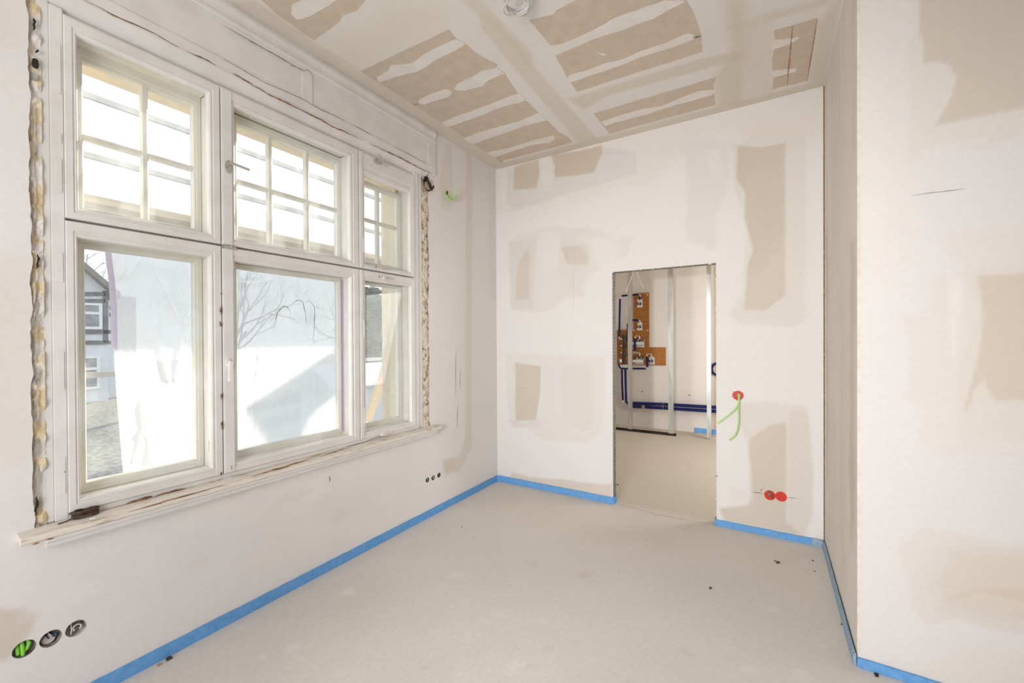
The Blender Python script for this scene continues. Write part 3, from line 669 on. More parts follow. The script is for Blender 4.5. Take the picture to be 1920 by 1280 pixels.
# --- masonry of the outer wall around the window (rebated opening)
rev = thing('facade', (-0.3, 1.5, 0.0), 'thick beige rendered outer wall whose reveal shows through the right window panes', 'facade')
mb = MB()
mb.prism([(-0.30, -2.2), (-0.30, 0.50), (-0.14, 0.50), (-0.14, 0.40), (-0.03, 0.40), (-0.03, -2.2)], 2, -1.3, 3.9)
mb.prism([(-0.30, 2.43), (-0.30, 7.4), (-0.03, 7.4), (-0.03, 2.72), (-0.14, 2.72), (-0.14, 2.47), (-0.137, 2.43)], 2, -1.3, 3.9)
mb.build('masonry', M_BEIGEF, rev)
mb = MB(); mb.prism([(-0.30, 2.752), (-0.137, 2.752), (-0.14, 2.86), (-0.03, 2.87), (-0.03, 3.9), (-0.30, 3.9)], 1, 0.50, 2.43); mb.build('lintel', M_BEIGEF, rev)
mb = MB(); mb.prism([(-0.30, -1.3), (-0.03, -1.3), (-0.03, 0.73), (-0.30, 0.73)], 1, 0.50, 2.43); mb.build('parapet', M_BEIGEF, rev)
mb = MB(); mb.prism([(-0.36, 0.74), (-0.14, 0.78), (-0.14, 0.735), (-0.36, 0.71)], 1, 0.50, 2.43); mb.build('outer_sill', M_GALV, rev)

# ------------------------------------------------------------------ the window
win = struct(empty('window_1', (0, 1.5, 0.79)))
def part(mb, name, mat, parent=win, bevel=0.0, label=None, smooth=False):
    o = mb.build(name, mat, parent, bevel, smooth)
    if label: o['label'] = label
    return o
# fixed casing
mb = MB(); mb.box((-0.05, 0.450, 0.775), (-0.012, 0.486, 2.86)); mb.box((-0.05, 0.484, 0.775), (-0.006, 0.524, 2.85)); part(mb, 'casing', M_PAINT, bevel=0.003)
mb = MB(); mb.box((-0.05, 2.512, 0.775), (-0.006, 2.560, 2.86)); mb.box((-0.05, 2.558, 0.775), (-0.014, 2.606, 2.87)); part(mb, 'casing', M_PAINT, bevel=0.003)
mb = MB(); mb.box((-0.05, 0.52, 2.815), (-0.008, 2.515, 2.836)); part(mb, 'head', M_PAINT, bevel=0.003)
mb = MB(); mb.box((-0.05, 0.486, 0.772), (-0.008, 2.56, 0.796)); part(mb, 'bottom_rail', M_PAINT, bevel=0.002)
# box linings between inner and outer sashes
def lin(y0, y1, z0, z1, name, mat=M_DIRTY):
    mb = MB(); mb.box((-0.137, y0, z0), (-0.0405, y1, z1)); part(mb, name, mat, bevel=0.002)
lin(0.515, 0.560, 0.842, 2.768, 'jamb'); lin(1.046, 1.164, 0.842, 2.768, 'post'); lin(1.893, 2.017, 0.842, 2.768, 'post'); lin(2.463, 2.512, 0.842, 2.768, 'jamb')
for y0, y1 in ((0.560, 1.046), (1.164, 1.893), (2.017, 2.463)):
    lin(y0, y1, 2.768, 2.81, 'soffit'); lin(y0, y1, 1.930, 2.043, 'transom'); lin(y0, y1, 0.80, 0.842, 'ledge')

def sash_prof():
    return [(0.0, -0.040), (0.0, -0.004), (0.05, 0.0), (0.58, 0.0), (0.62, -0.004), (0.74, -0.004), (0.80, -0.001), (0.92, -0.004), (1.0, -0.012), (1.0, -0.040)]
OUTP = [(0.0, -0.135), (0.0, -0.092), (0.6, -0.092), (0.7, -0.096), (0.9, -0.097), (1.0, -0.104), (1.0, -0.135)]
sashes = {}
def sash(key, outer, opening, pane, vm, hm, label):
    y0, y1, z0, z1 = outer; a, b, c, d = opening
    mb = MB(); ring(mb, y0, y1, z0, z1, a-y0, y1-b, c-z0, z1-d, sash_prof())
    s = part(mb, 'sash', M_PAINT, label=label)
    MBg = MB(); MBg.box((-0.030, a-0.006, c-0.006), (-0.027, b+0.006, d+0.006)); MBg.build('glass', M_GLASS, s)
    # outer sash with its glazing bars and panes
    p0, p1, q0, q1 = pane
    mb = MB(); ring(mb, a-0.003, b+0.003, c-0.002, d+0.002, p0-a+0.003, b+0.003-p1, q0-c+0.002, d+0.002-q1, OUTP)
    o = part(mb, 'outer_sash', M_DIRTY)
    for v in vm:
        m = MB(); m.prism([(-0.133, v-0.011), (-0.108, v-0.014), (-0.100, v-0.008), (-0.100, v+0.008), (-0.108, v+0.014), (-0.133, v+0.011)], 2, q0-0.002, q1+0.002); m.build('glazing_bar', M_DIRTY, o)
    for h in hm:
        m = MB(); m.prism([(-0.132, h-0.0105), (-0.1075, h-0.013), (-0.101, h-0.007), (-0.101, h+0.007), (-0.1075, h+0.013), (-0.132, h+0.0105)], 1, p0-0.002, p1+0.002); m.build('glazing_bar', M_DIRTY, o)
    ys = [p0]+list(vm)+[p1]; zs = [q0]+list(hm)+[q1]
    for i in range(len(ys)-1):
        for j in range(len(zs)-1):
            m = MB(); m.box((-0.122, ys[i]-0.003, zs[j]-0.003), (-0.119, ys[i+1]+0.003, zs[j+1]+0.003)); m.build('pane', M_GLASS, o)
    sashes[key] = s; return s
sash('UL', (0.524, 1.094, 2.004, 2.826), (0.564, 1.041, 2.050, 2.768), (0.602, 1.012, 2.082, 2.716), [0.815], [2.391], 'top left sash before a four pane light')
sash('UM', (1.098, 1.964, 2.004, 2.826), (1.167, 1.890, 2.046, 2.757), (1.224, 1.863, 2.080, 2.716), [1.408, 1.646], [2.396], 'top middle sash before a six pane light')
sash('UR', (1.968, 2.512, 2.004, 2.826), (2.020, 2.460, 2.040, 2.670), (2.060, 2.412, 2.080, 2.640), [2.226], [2.392], 'top right sash before a four pane light')
sash('LL', (0.524, 1.094, 0.797, 1.994), (0.560, 1.040, 0.846, 1.930), (0.602, 1.010, 0.885, 1.906), [], [], 'bottom left sash with one large pane')
sash('LM', (1.098, 1.964, 0.797, 1.994), (1.164, 1.890, 0.842, 1.926), (1.215, 1.863, 0.882, 1.902), [], [], 'bottom middle sash with one large pane')
sash('LR', (1.968, 2.512, 0.797, 1.994), (2.020, 2.466, 0.838, 1.924), (2.060, 2.412, 0.882, 1.908), [], [], 'bottom right sash with one large pane')
# rails that overlap the joints: raised beads on mullion and transom
mb = MB(); mb.box((-0.001, 1.104, 0.80), (0.004, 1.150, 1.992)); mb.box((-0.001, 1.104, 2.006), (0.004, 1.150, 2.822)); part(mb, 'cover_strip', M_PAINT, bevel=0.002)
mb = MB(); mb.box((-0.001, 1.972, 0.80), (0.005, 1.996, 1.992)); mb.box((-0.001, 1.972, 2.006), (0.005, 1.996, 2.822)); part(mb, 'cover_strip', M_PAINT, bevel=0.002)
# old painted-over hinges on the left casing
for z0, z1 in ((2.50, 2.70), (2.10, 2.24), (1.74, 1.86), (1.30, 1.46), (0.88, 1.03), (2.30, 2.34)):
    mb = MB(); mb.box((-0.006, 0.496, z0), (-0.003, 0.516, z1)); part(mb, 'hinge', M_PAINT, bevel=0.001)
for z0, z1 in ((0.90, 1.02), (1.52, 1.64), (2.12, 2.22)):
    mb = MB(); mb.tube([(0.003, 1.999, z0), (0.003, 1.999, z1)], 0.005, 8); part(mb, 'hinge', M_PAINT, smooth=True)

# handles and catches (children of their sashes)
q = P(428, 310, 0, 0.005); y, z = q[1], q[2]
mb = MB()
pts = [(0.004, y-0.001+0.017*math.cos(a), z-0.008+0.034*math.sin(a)) for a in np.linspace(0, 2*math.pi, 25)[:-1]]
n = len(pts); mb.add(pts+[(0.013, p[1], p[2]) for p in pts], [(i, (i+1) % n, n+(i+1) % n, n+i) for i in range(n)]+[tuple(range(n, 2*n)), tuple(range(n-1, -1, -1))])
mb.tube([(0.012, y, z), (0.045, y, z)], 0.008, 10)
mb.tube([(0.045, y-0.010, z+0.001), (0.048, y+0.02, z), (0.046, y+0.085, z-0.004)], [0.0075, 0.0075, 0.0065], 10)
h = mb.build('handle', M_METAL, sashes['UM'], 0, True); h['label'] = 'nickel lever handle'
q = P(427.5, 684, 0, 0.005); y, z = q[1], q[2]
mb = MB()
pts = [(0.0, y+0.016*math.cos(a), z+0.034*math.sin(a)) for a in np.linspace(0, 2*math.pi, 25)[:-1]]
mb.add(pts+[(0.012, p[1], p[2]) for p in pts], [(i, (i+1) % n, n+(i+1) % n, n+i) for i in range(n)]+[tuple(range(n, 2*n)), tuple(range(n-1, -1, -1))])
mb.tube([(0.010, y, z), (0.044, y, z)], 0.010, 12)
mb.obox((0.050, y-0.006, z+0.022), (0.046, y-0.008, z-0.085), 0.020, 0.013, (1, 0, 0))
h = mb.build('handle', M_PLASTIC, sashes['LM'], 0.002, True); h['label'] = 'white plastic window handle'
q = P(707, 303, 0, 0.003); y, z = q[1], q[2]
mb = MB()
pts = [(0.0, y+0.032*math.cos(a), z+0.020*math.sin(a)) for a in np.linspace(0, 2*math.pi, 25)[:-1]]
mb.add(pts+[(0.012, p[1], p[2]) for p in pts], [(i, (i+1) % n, n+(i+1) % n, n+i) for i in range(n)]+[tuple(range(n, 2*n)), tuple(range(n-1, -1, -1))])
mb.tube([(0.012, y, z), (0.03, y, z)], 0.010, 10)
a = P(711, 289, 0, 0.03); b = P(724, 313, 0, 0.03); mb.tube([a, b], 0.007, 10)
h = mb.build('handle', M_METAL, sashes['UR'], 0, True); h['label'] = 'nickel handle turned upright'
def bolt(px, py, L, par, mat=M_METAL):
    q = P(px, py, 0, 0.002); y, z = q[1], q[2]; mb = MB()
    mb.box((-0.001, y-0.045, z-0.011), (0.006, y+0.03, z+0.011)); mb.box((0.004, y-0.04, z-0.007), (0.016, y+0.0, z+0.012))
    mb.tube([(0.012, y-0.005, z), (0.012, y+L, z)], 0.006, 8)
    mb.tube([(0.014, y-0.022, z), (0.026, y-0.022, z)], 0.007, 8)
    mb.build('bolt', mat, par, 0.0015)
bolt(713, 502, 0.075, sashes['UR']); bolt(719, 520, 0.085, sashes['LR']); bolt(722, 813, 0.06, sashes['LR'], M_PAINT)
def catch(px, py, par, mat):
    q = P(px, py, 0, 0.003); y, z = q[1], q[2]; mb = MB()
    mb.box((-0.001, y-0.035, z-0.009), (0.006, y+0.035, z+0.009)); mb.tube([(0.009, y-0.03, z), (0.009, y+0.028, z)], 0.005, 8); mb.box((0.004, y-0.006, z-0.004), (0.018, y+0.010, z+0.012))
    mb.build('catch', mat, par, 0.001)
catch(430, 464, sashes['LM'], M_METAL); catch(430, 898, sashes['LM'], M_PAINT)
q = P(390, 322, 0, -0.09); mb = MB(); mb.box((-0.092, q[1]-0.006, q[2]-0.012), (-0.080, q[1]+0.006, q[2]+0.022)); mb.box((-0.092, q[1]-0.02, q[2]-0.022), (-0.084, q[1]+0.012, q[2]-0.014)); mb.build('latch', M_METAL, sashes['UL'])
q = P(389, 838, 0, -0.03); mb = MB(); mb.box((-0.036, 1.036, q[2]-0.02), (-0.024, 1.041, q[2]+0.03)); mb.build('latch', M_METAL, sashes['LL'])
# wear: brown bare spots where the paint has come off
for i, (px, y0, y1, wd) in enumerate([(414, 574, 590, 0.010), (413.5, 602, 612, 0.012), (414.5, 737, 749, 0.008), (416, 790, 805, 0.014), (415, 884, 892, 0.010), (414.5, 548, 552, 0.008), (434, 872, 880, 0.004), (121, 883, 886, 0.004)]):
    strip('paint_chip', [P(px, y0, 0, 0.0045), P(px+0.5, (y0+y1)/2, 0, 0.0045), P(px, y1, 0, 0.0045)], wd, M_WOOD, win, 0, 0.0006, seed=i+3)
for i, (pp, wd, mt) in enumerate([
        ([(236, 944), (258, 938), (285, 930)], 0.020, M_WOOD), ([(290, 930), (318, 922), (350, 915)], 0.010, M_WOOD), ([(352, 917), (368, 914)], 0.012, M_DARK),
        ([(370, 912), (395, 905), (415, 899)], 0.005, M_DARK), ([(436, 899), (500, 880), (560, 863)], 0.006, M_DARK), ([(560, 863), (620, 846), (685, 828)], 0.004, M_DARK), ([(684, 828), (700, 822), (735, 812)], 0.004, M_WOOD)]):
    strip('rotten_edge', [P(x, y, 0, -0.0015) for x, y in pp], wd, mt, win, 0, 0.003, seed=i+30)
# purple masking tape down the right outer stile of the middle light
mb = MB(); mb.box((-0.0925, 1.8800, 0.862), (-0.0905, 1.8895, 1.918)); mb.box((-0.0915, 1.8885, 0.862), (-0.075, 1.8902, 1.918)); part(mb, 'masking_tape', M_PURPLE, label='purple masking tape')

# ------------------------------------------------------------------ sill board
sill = thing('window_sill', (0.03, 1.55, 0.74), 'long worn wooden sill board with flaking cream paint below the window', 'window sill')
rnd = random.Random(3)
def sill_strip(name, prof, y0, y1, amp, mat, n=60):
    mb = MB(); m = len(prof); vs = []
    for i in range(n+1):
        y = y0+(y1-y0)*i/n
        for x, z in prof: vs.append((x+rnd.uniform(-amp, amp), y+rnd.uniform(-amp, amp), z+rnd.uniform(-amp, amp)))
    fs = [(i*m+k, i*m+(k+1) % m, (i+1)*m+(k+1) % m, (i+1)*m+k) for i in range(n) for k in range(m)]
    fs += [tuple(range(m)), tuple(n*m+k for k in range(m-1, -1, -1))]
    mb.add(vs, fs); return mb.build(name, mat, sill)
sill_strip('sill_board', [(-0.03, 0.7715), (0.0, 0.7725), (0.03, 0.768), (0.066, 0.760), (0.071, 0.755), (0.071, 0.742), (0.064, 0.735), (-0.01, 0.734)], 0.382, 2.74, 0.0009, M_SILL)
sill_strip('sill_moulding', [(-0.005, 0.7335), (0.060, 0.7345), (0.062, 0.724), (0.056, 0.716), (0.050, 0.712), (0.050, 0.702), (0.044, 0.694), (-0.004, 0.692)], 0.452, 2.70, 0.0006, M_PAINT)
for i, (pp, wd, mt) in enumerate([
        ([(240, 960), (330, 934), (420, 909)], 0.006, M_WOOD), ([(470, 893), (530, 876), (588, 858)], 0.009, M_WOOD), ([(600, 856), (640, 843), (660, 838)], 0.006, M_WOOD), ([(60, 1020), (75, 1017)], 0.006, M_WOOD), ([(85, 1012), (102, 1009)], 0.006, M_WOOD)]):
    strip('bare_wood', [P(x, y, 0, 0.0715) for x, y in pp], wd, mt, sill, 0, 0.0012, seed=60+i)

# coil of webbing and crumbs lying on the sill
def on_sill(px, py): return P(px, py, 2, 0.771)
def coil(name, c, rx, ry, turns, tr, mat, zstep, label, cat, ang=0.0, tail=None, seed=1, loops=1.0):
    r = random.Random(seed); mb = MB()
    for k in range(turns):
        pts = []; s = 0.86+0.20*r.random(); dz = zstep*k; ox, oy = r.uniform(-.004, .004), r.uniform(-.004, .004); ph = r.uniform(0, 6)
        for i in range(37):
            a = 2*math.pi*i/36; u = rx*s*math.cos(a)+ox; v = ry*s*math.sin(a)+oy
            pts.append((c[0]+u*math.cos(ang)-v*math.sin(ang), c[1]+u*math.sin(ang)+v*math.cos(ang), c[2]+tr+dz+0.0015*math.sin(2*a+ph)))
        mb.tube(pts, tr, 8, cap=False)
    if tail: mb.tube(tail, tr*0.5, 6)
    o = mb.build(name, mat, None, 0, True); return tag(o, label, cat)
c = on_sill(160, 968)
coil('webbing_coil', (c[0]-0.004, c[1], 0.7715), 0.021, 0.040, 5, 0.0048, M_BROWN, 0.0058, 'dark brown coil of blind webbing lying on the left end of the sill', 'webbing coil',
     tail=[(c[0], c[1]-0.036, 0.777), (c[0]+0.012, c[1]-0.060, 0.775), (c[0]+0.014, c[1]-0.082, 0.774)])
for i, (px, py, r) in enumerate([(174, 973, 0.006), (166, 980, 0.004), (148, 986, 0.003), (120, 990, 0.003), (300, 944, 0.005), (730, 815, 0.004), (775, 806, 0.005), (790, 803, 0.006), (800, 800, 0.004), (690, 832, 0.003)]):
    q = on_sill(px, py); mb = MB(); rr_ = random.Random(i)
    vs = [(q[0]+r*rr_.uniform(.6, 1.2)*a, q[1]+r*rr_.uniform(.7, 1.6)*b, 0.7715+(r*rr_.uniform(.5, .9) if t else 0)) for t in (0, 1) for a, b in ((-1, -1), (1, -1), (1, 1), (-1, 1))]
    mb.add(vs, [(0, 3, 2, 1), (4, 5, 6, 7), (0, 1, 5, 4), (1, 2, 6, 5), (2, 3, 7, 6), (3, 0, 4, 7)])
    lab = ['white plaster crumb leaning on the brown webbing coil', 'flat plaster crumb just before the brown webbing coil', 'tiny plaster crumb left of the webbing coil', 'tiny plaster crumb at the far left of the sill', 'brown wood splinter lying before the rotten rail',
           'small crumb on the sill below the right sash', 'crumb on the sill near its right end', 'larger crumb at the right end of the sill', 'last crumb in the right corner of the sill', 'small crumb on the sill below the right mullion'][i]
    tag(mb.build('wood_splinter' if i == 4 else 'plaster_crumb', M_WOOD if i == 4 else M_CHIP), lab, 'crumb', 'crumbs on the window sill')

# ------------------------------------------------------------------ panelled pelmet above the window
pel = struct(empty('trim_3', (0, 1.6, 2.9)), 'white panelled box above the window with long brown cracks')
Y0, Y1 = -0.9, 2.735
mb = MB(); mb.prism([(-0.045, 2.837), (-0.040, 2.840), (-0.030, 2.848), (-0.016, 2.861), (-0.002, 2.878), (0.009, 2.895), (0.015, 2.906), (0.016, 2.912), (-0.06, 2.912), (-0.06, 2.837)], 1, 0.44, 2.66); part(mb, 'cove', M_PAINT, pel, smooth=True)
mb = MB(); mb.box((-0.02, 0.44, 2.9125), (0.020, 2.735, 2.968)); part(mb, 'bottom_rail', M_PAINT, pel, 0.0025)
mb = MB(); mb.box((-0.02, 0.30, 2.966), (0.012, 1.545, 3.15)); part(mb, 'panel', M_PAINT, pel)
mb = MB(); mb.box((-0.02, 1.605, 2.966), (0.012, 2.66, 3.15)); part(mb, 'panel', M_PAINT, pel)
mb = MB(); mb.box((-0.02, 1.542, 2.966), (0.0195, 1.608, 3.15)); part(mb, 'stile', M_PAINT, pel, 0.002)
mb = MB(); mb.box((-0.02, 2.655, 2.966), (0.0195, 2.735, 3.15)); part(mb, 'stile', M_PAINT, pel, 0.002)
mb = MB(); mb.prism([(-0.02, 3.1485), (0.020, 3.1485), (0.020, 3.175), (0.024, 3.180), (0.024, 3.196), (0.020, 3.202), (0.022, 3.225), (0.028, 3.245), (0.028, 3.262), (0.022, 3.268), (0.022, H-0.0015), (-0.02, H-0.0015)], 1, 0.30, 2.745); part(mb, 'cornice', M_PAINT, pel)
mb = MB(); mb.prism([(2.735, 2.895), (2.752, 2.905), (2.752, 3.27), (2.735, 3.27)], 0, 0.001, 0.016); part(mb, 'end_bead', M_PAINT, pel)
c3 = lambda pts: [P(380+x/2.6667, 60+y/2.6667, 0, 0.0205) for x, y in pts]
c1 = lambda pts: [P(x/2.6667, y/2.6667, 0, 0.0205) for x, y in pts]
cp = lambda pts: [P(420+x/3.3103, y/3.3103, 0, 0.0205) for x, y in pts]
def fixz(pts, z=None): return [(p[0], p[1], p[2]) for p in pts]
M_CRACK = noise_mat('bare_cracked_wood', (0.16, 0.07, 0.03), (0.38, 0.20, 0.09), 40, 0.85)
for i, (pp, wd, mt) in enumerate([
        (c3([(190, 233), (240, 262), (280, 283), (340, 318), (405, 345), (470, 378), (530, 408), (590, 438), (650, 472), (730, 508), (802, 542)]), 0.0085, M_CRACK),
        (c3([(832, 556), (900, 588), (1000, 635), (1080, 678), (1146, 708)]), 0.008, M_CRACK), (c3([(150, 208), (190, 230)]), 0.003, M_DARK),
        (c1([(420, 0), (500, 38), (560, 72), (640, 108), (700, 134), (780, 172), (840, 208), (892, 236)]), 0.0055, M_WOOD), (c1([(936, 258), (1000, 284), (1040, 304), (1080, 328)]), 0.006, M_WOOD), (c1([(1170, 365), (1215, 395), (1262, 422)]), 0.006, M_WOOD)]):
    strip('crack', pp, wd, mt, pel, 0, 0.0012, seed=80+i)
for i, (pp, wd) in enumerate([(cp([(0, 160), (60, 195), (200, 275), (290, 325), (380, 375), (430, 408), (495, 440), (520, 432), (555, 470)]), 0.0032), (cp([(545, 648), (600, 680), (680, 715), (740, 748)]), 0.0035), (cp([(800, 775), (920, 840)]), 0.0025), (cp([(0, 368), (250, 510), (500, 620), (550, 650)]), 0.0022), (cp([(1060, 910), (1255, 1015)]), 0.0022)]):
    strip('hairline_crack', pp, wd, M_STONE, pel, 0, 0.001, seed=100+i)
for i, (x, y) in enumerate([(205, 148), (1090, 730), (1250, 805), (630, 400)]):
    strip('paint_chip', [P(420+(x-16)/3.3103, (y-8)/3.3103, 0, 0.0225), P(420+(x+20)/3.3103, (y+8)/3.3103, 0, 0.0225)], 0.010, M_CHIP, pel, 0, 0.007, seed=i)

# ------------------------------------------------------------------ sockets and cables on the window wall
def arc(c, u, v, r, a0, a1, n=14): return [tuple(np.array(c)+np.array(u)*r*math.cos(a)+np.array(v)*r*math.sin(a)) for a in np.linspace(a0, a1, n)]
def wall_cup(name, u, v, r, depth, label, cat, group, mat_cup):
    t = thing(name, (0, u, v), label, cat, group)
    mb = MB(); n = 28; vs = []
    for x, rr2 in ((0.0005, r*1.0), (-depth, r*0.92)):
        vs += [(x, u+rr2*math.cos(2*math.pi*k/n), v+rr2*math.sin(2*math.pi*k/n)) for k in range(n)]
    fs = [(k, (k+1) % n, n+(k+1) % n, n+k) for k in range(n)]+[tuple(n+k for k in range(n))]
    mb.add(vs, fs); mb.build('box', mat_cup, t, 0, True); return t
M_CUPG = noise_mat('grey_mortar_cup', (0.10, 0.09, 0.085), (0.50, 0.46, 0.43), 30, 0.9, lo=0.4, hi=0.6)
s1, s2, s3 = SOCK
t = wall_cup('socket_box', s1[0], s1[1], 0.031, 0.028, 'round flush socket hole filled with bright green cable, lowest left', 'socket box', 'three large socket holes at the lower left', M_CUPG)
mb = MB()
mb.tube([(-0.024, s1[0]-0.004, s1[1]+0.026), (-0.008, s1[0]-0.004, s1[1]+0.010), (-0.004, s1[0]-0.003, s1[1]-0.010), (-0.010, s1[0]-0.002, s1[1]-0.026)], 0.0058, 8)
mb.tube([(-0.022, s1[0]-0.016, s1[1]+0.018), (-0.009, s1[0]-0.016, s1[1]+0.004), (-0.012, s1[0]-0.014, s1[1]-0.018)], 0.0058, 8)
mb.tube([(-0.024, s1[0]+0.012, s1[1]+0.024), (-0.008, s1[0]+0.014, s1[1]+0.010), (-0.008, s1[0]+0.008, s1[1]-0.006), (-0.013, s1[0]+0.000, s1[1]-0.016)], 0.0058, 8)
mb.build('cable', M_GREEN, t, 0, True)
t = wall_cup('socket_box', s2[0], s2[1], 0.031, 0.028, 'round flush socket hole half full of mortar with thin wires, middle of three', 'socket box', 'three large socket holes at the lower left', M_CUPG)
mb = MB(); mb.disc((-0.020, s2[0]-0.003, s2[1]-0.007), (1, 0, 0), 0.021, 0.006, 18, 0.017); mb.build('mortar', noise_mat('pale_mortar', (0.50, 0.46, 0.42), (0.64, 0.59, 0.55), 50, 0.95, bump=0.5), t)
for dy, mt in ((-0.008, M_PIPE), (0.0, M_FOAM), (0.008, M_BLACK), (0.013, noise_mat('blue_wire', (0.10, 0.14, 0.36), (0.14, 0.20, 0.44), 20, 0.4))):
    mb = MB(); mb.tube([(-0.024, s2[0]+dy-0.006, s2[1]+0.024-abs(dy)), (-0.006, s2[0]+dy, s2[1]+0.010), (-0.012, s2[0]+dy+0.004, s2[1]-0.002)], 0.0022, 6); mb.build('wire', mt, t, 0, True)
t = wall_cup('socket_box', s3[0], s3[1], 0.031, 0.028, 'round flush socket hole with one coiled pale wire, third from the left', 'socket box', 'three large socket holes at the lower left', M_CUPG)
mb = MB(); mb.tube(arc((-0.010, s3[0]+0.006, s3[1]-0.002), (0, 1, 0), (0, 0, 1), 0.012, -1.0, 4.0), 0.0026, 6); mb.tube([(-0.020, s3[0]-0.010, s3[1]+0.022), (-0.006, s3[0]-0.011, s3[1]), (-0.012, s3[0]-0.012, s3[1]-0.022)], 0.0022, 6); mb.build('wire', M_WIREW, t, 0, True)
for i, (a, b, r) in enumerate(SMALL):
    t = wall_cup('socket_hole', a, b, r, 0.03, ['small dark socket hole with a green rim, first of the row under the sill', 'small dark socket hole in the middle of the row of three', 'small dark socket hole with reddish wire, nearest the corner'][i], 'socket hole', 'three small socket holes near the corner', M_DARK)
    mb = MB(); mb.tube(arc((-0.008, a+0.002, b), (0, 1, 0), (0, 0, 1), r*0.55, -1.4, 2.2), 0.0028, 6); mb.build('wire', (noise_mat('mint_wire', (0.36, 0.58, 0.48), (0.42, 0.64, 0.54), 20, 0.5), M_WIREW, noise_mat('reddish_wire', (0.35, 0.16, 0.14), (0.42, 0.2, 0.18), 20, 0.5))[i], t, 0, True)
a, b, r = HOLE[0]
t = wall_cup('wall_outlet', a, b, r*0.98, 0.03, 'dark round cable outlet high on the window wall near the corner', 'cable outlet', None, M_DARK)
def wp(px, py, x): return P(px, py, 0, x)
pts = [wp(838, 356, -0.01), wp(835.5, 362, 0.01), wp(838, 368, 0.03), wp(843, 373.5, 0.045), wp(848.5, 375, 0.05), wp(854, 371, 0.055), wp(858.5, 365, 0.06), wp(860.5, 358, 0.06), wp(858, 352, 0.055)]
def smooth_pts(pts, k=6):
    pts = [np.array(p, float) for p in pts]; out = []
    for i in range(len(pts)-1):
        p0 = pts[max(i-1, 0)]; p1 = pts[i]; p2 = pts[i+1]; p3 = pts[min(i+2, len(pts)-1)]
        for j in range(k):
            t = j/k; out.append(0.5*((2*p1)+(-p0+p2)*t+(2*p0-5*p1+4*p2-p3)*t*t+(-p0+3*p1-3*p2+p3)*t**3))
    out.append(pts[-1]); return out
mb = MB(); mb.tube(smooth_pts(pts), 0.0058, 8); mb.build('cable', M_PALEGREEN, t, 0, True)
pts = [wp(840, 360, -0.01), wp(840, 367, 0.02), wp(845, 372, 0.035), wp(850, 372, 0.04), wp(854, 366, 0.045), wp(856.5, 359, 0.05)]
mb = MB(); mb.tube(smooth_pts(pts), 0.0052, 8); mb.build('cable', M_PALEGREEN, t, 0, True)
# broken-out hole at the end of the pelmet with timber and a black strap
q = P(802.5, 346, 0, 0.0)
t = thing('broken_out_hole', (0, q[1], q[2]), 'hole broken out of the plaster at the pelmet end showing timber and a black strap', 'wall hole')
pts = [(q[1]+0.068*math.cos(a)*(1+0.12*math.sin(3*a+1)), q[2]+0.055*math.sin(a)*(1+0.1*math.cos(4*a))) for a in np.linspace(0, 2*math.pi, 22)[:-1]]
patch('cavity', pts, 0, 0.0008, 0.001, M_DARK, t, 0.003, 0.01, 1)
patch('timber_end', [(q[1]-0.045, q[2]-0.045), (q[1]+0.05, q[2]-0.04), (q[1]+0.055, q[2]+0.005), (q[1]-0.035, q[2]+0.01)], 0, 0.002, 0.004, noise_mat('old_timber', (0.34, 0.19, 0.09), (0.66, 0.46, 0.27), 40, 0.9), t, 0.006, 0.01, 2)
patch('mortar', [(q[1]-0.02, q[2]+0.012), (q[1]+0.06, q[2]+0.01), (q[1]+0.05, q[2]+0.04), (q[1]-0.01, q[2]+0.045)], 0, 0.002, 0.003, M_GAP, t, 0.006, 0.01, 3)
mb = MB(); mb.tube(smooth_pts([(0.010, q[1]-0.050, q[2]+0.050), (0.018, q[1]-0.025, q[2]+0.025), (0.02, q[1]+0.004, q[2]-0.005), (0.016, q[1]+0.028, q[2]-0.042)]), 0.010, 8); mb.build('strap', M_BLACK, t, 0, True)

# ------------------------------------------------------------------ red boxes on the back wall
def back_box(name, px, py, r, label, cat, group):
    p = P(px, py, 1, D); t = thing(name, (p[0], D, p[2]), label, cat, group)
    mb = MB(); n = 28
    prof = [(0.0, r*1.0), (-0.003, r*1.0), (-0.003, r*0.90), (-0.0008, r*0.88)]
    vs = [(p[0]+rr2*math.cos(2*math.pi*k/n), D+y, p[2]+rr2*math.sin(2*math.pi*k/n)) for y, rr2 in prof for k in range(n)]
    fs = [(i*n+k, i*n+(k+1) % n, (i+1)*n+(k+1) % n, (i+1)*n+k) for i in range(3) for k in range(n)]+[tuple(3*n+k for k in range(n))]
    mb.add(vs, fs); mb.build('cup', M_RED, t, 0, True)
    mb = MB()
    for k in range(5):
        a = 0.4+k*2*math.pi/5; mb.obox((p[0]+r*0.35*math.cos(a), D-0.0012, p[2]+r*0.35*math.sin(a)), (p[0]+r*0.85*math.cos(a), D-0.0012, p[2]+r*0.85*math.sin(a)), 0.003, 0.0012, (0, 1, 0))
    mb.build('rib', noise_mat('dark_red', (0.34, 0.015, 0.01), (0.42, 0.03, 0.02), 15, 0.5), t)
    return t, p
t, p = back_box('junction_box', 1384.5, 741, 0.036, 'red round junction box beside the doorway with two green cables hanging out', 'junction box', None)
mb = MB(); 
for k in range(5):
    a = 2.4+k*0.5; mb.box((p[0]+0.038*math.cos(a)-0.006, D-0.006, p[2]+0.034*math.sin(a)-0.006), (p[0]+0.038*math.cos(a)+0.006, D-0.001, p[2]+0.034*math.sin(a)+0.006))
mb.build('torn_rim', M_RED, t)
def bp(px, py, d): return P(px, py, 1, D-d)
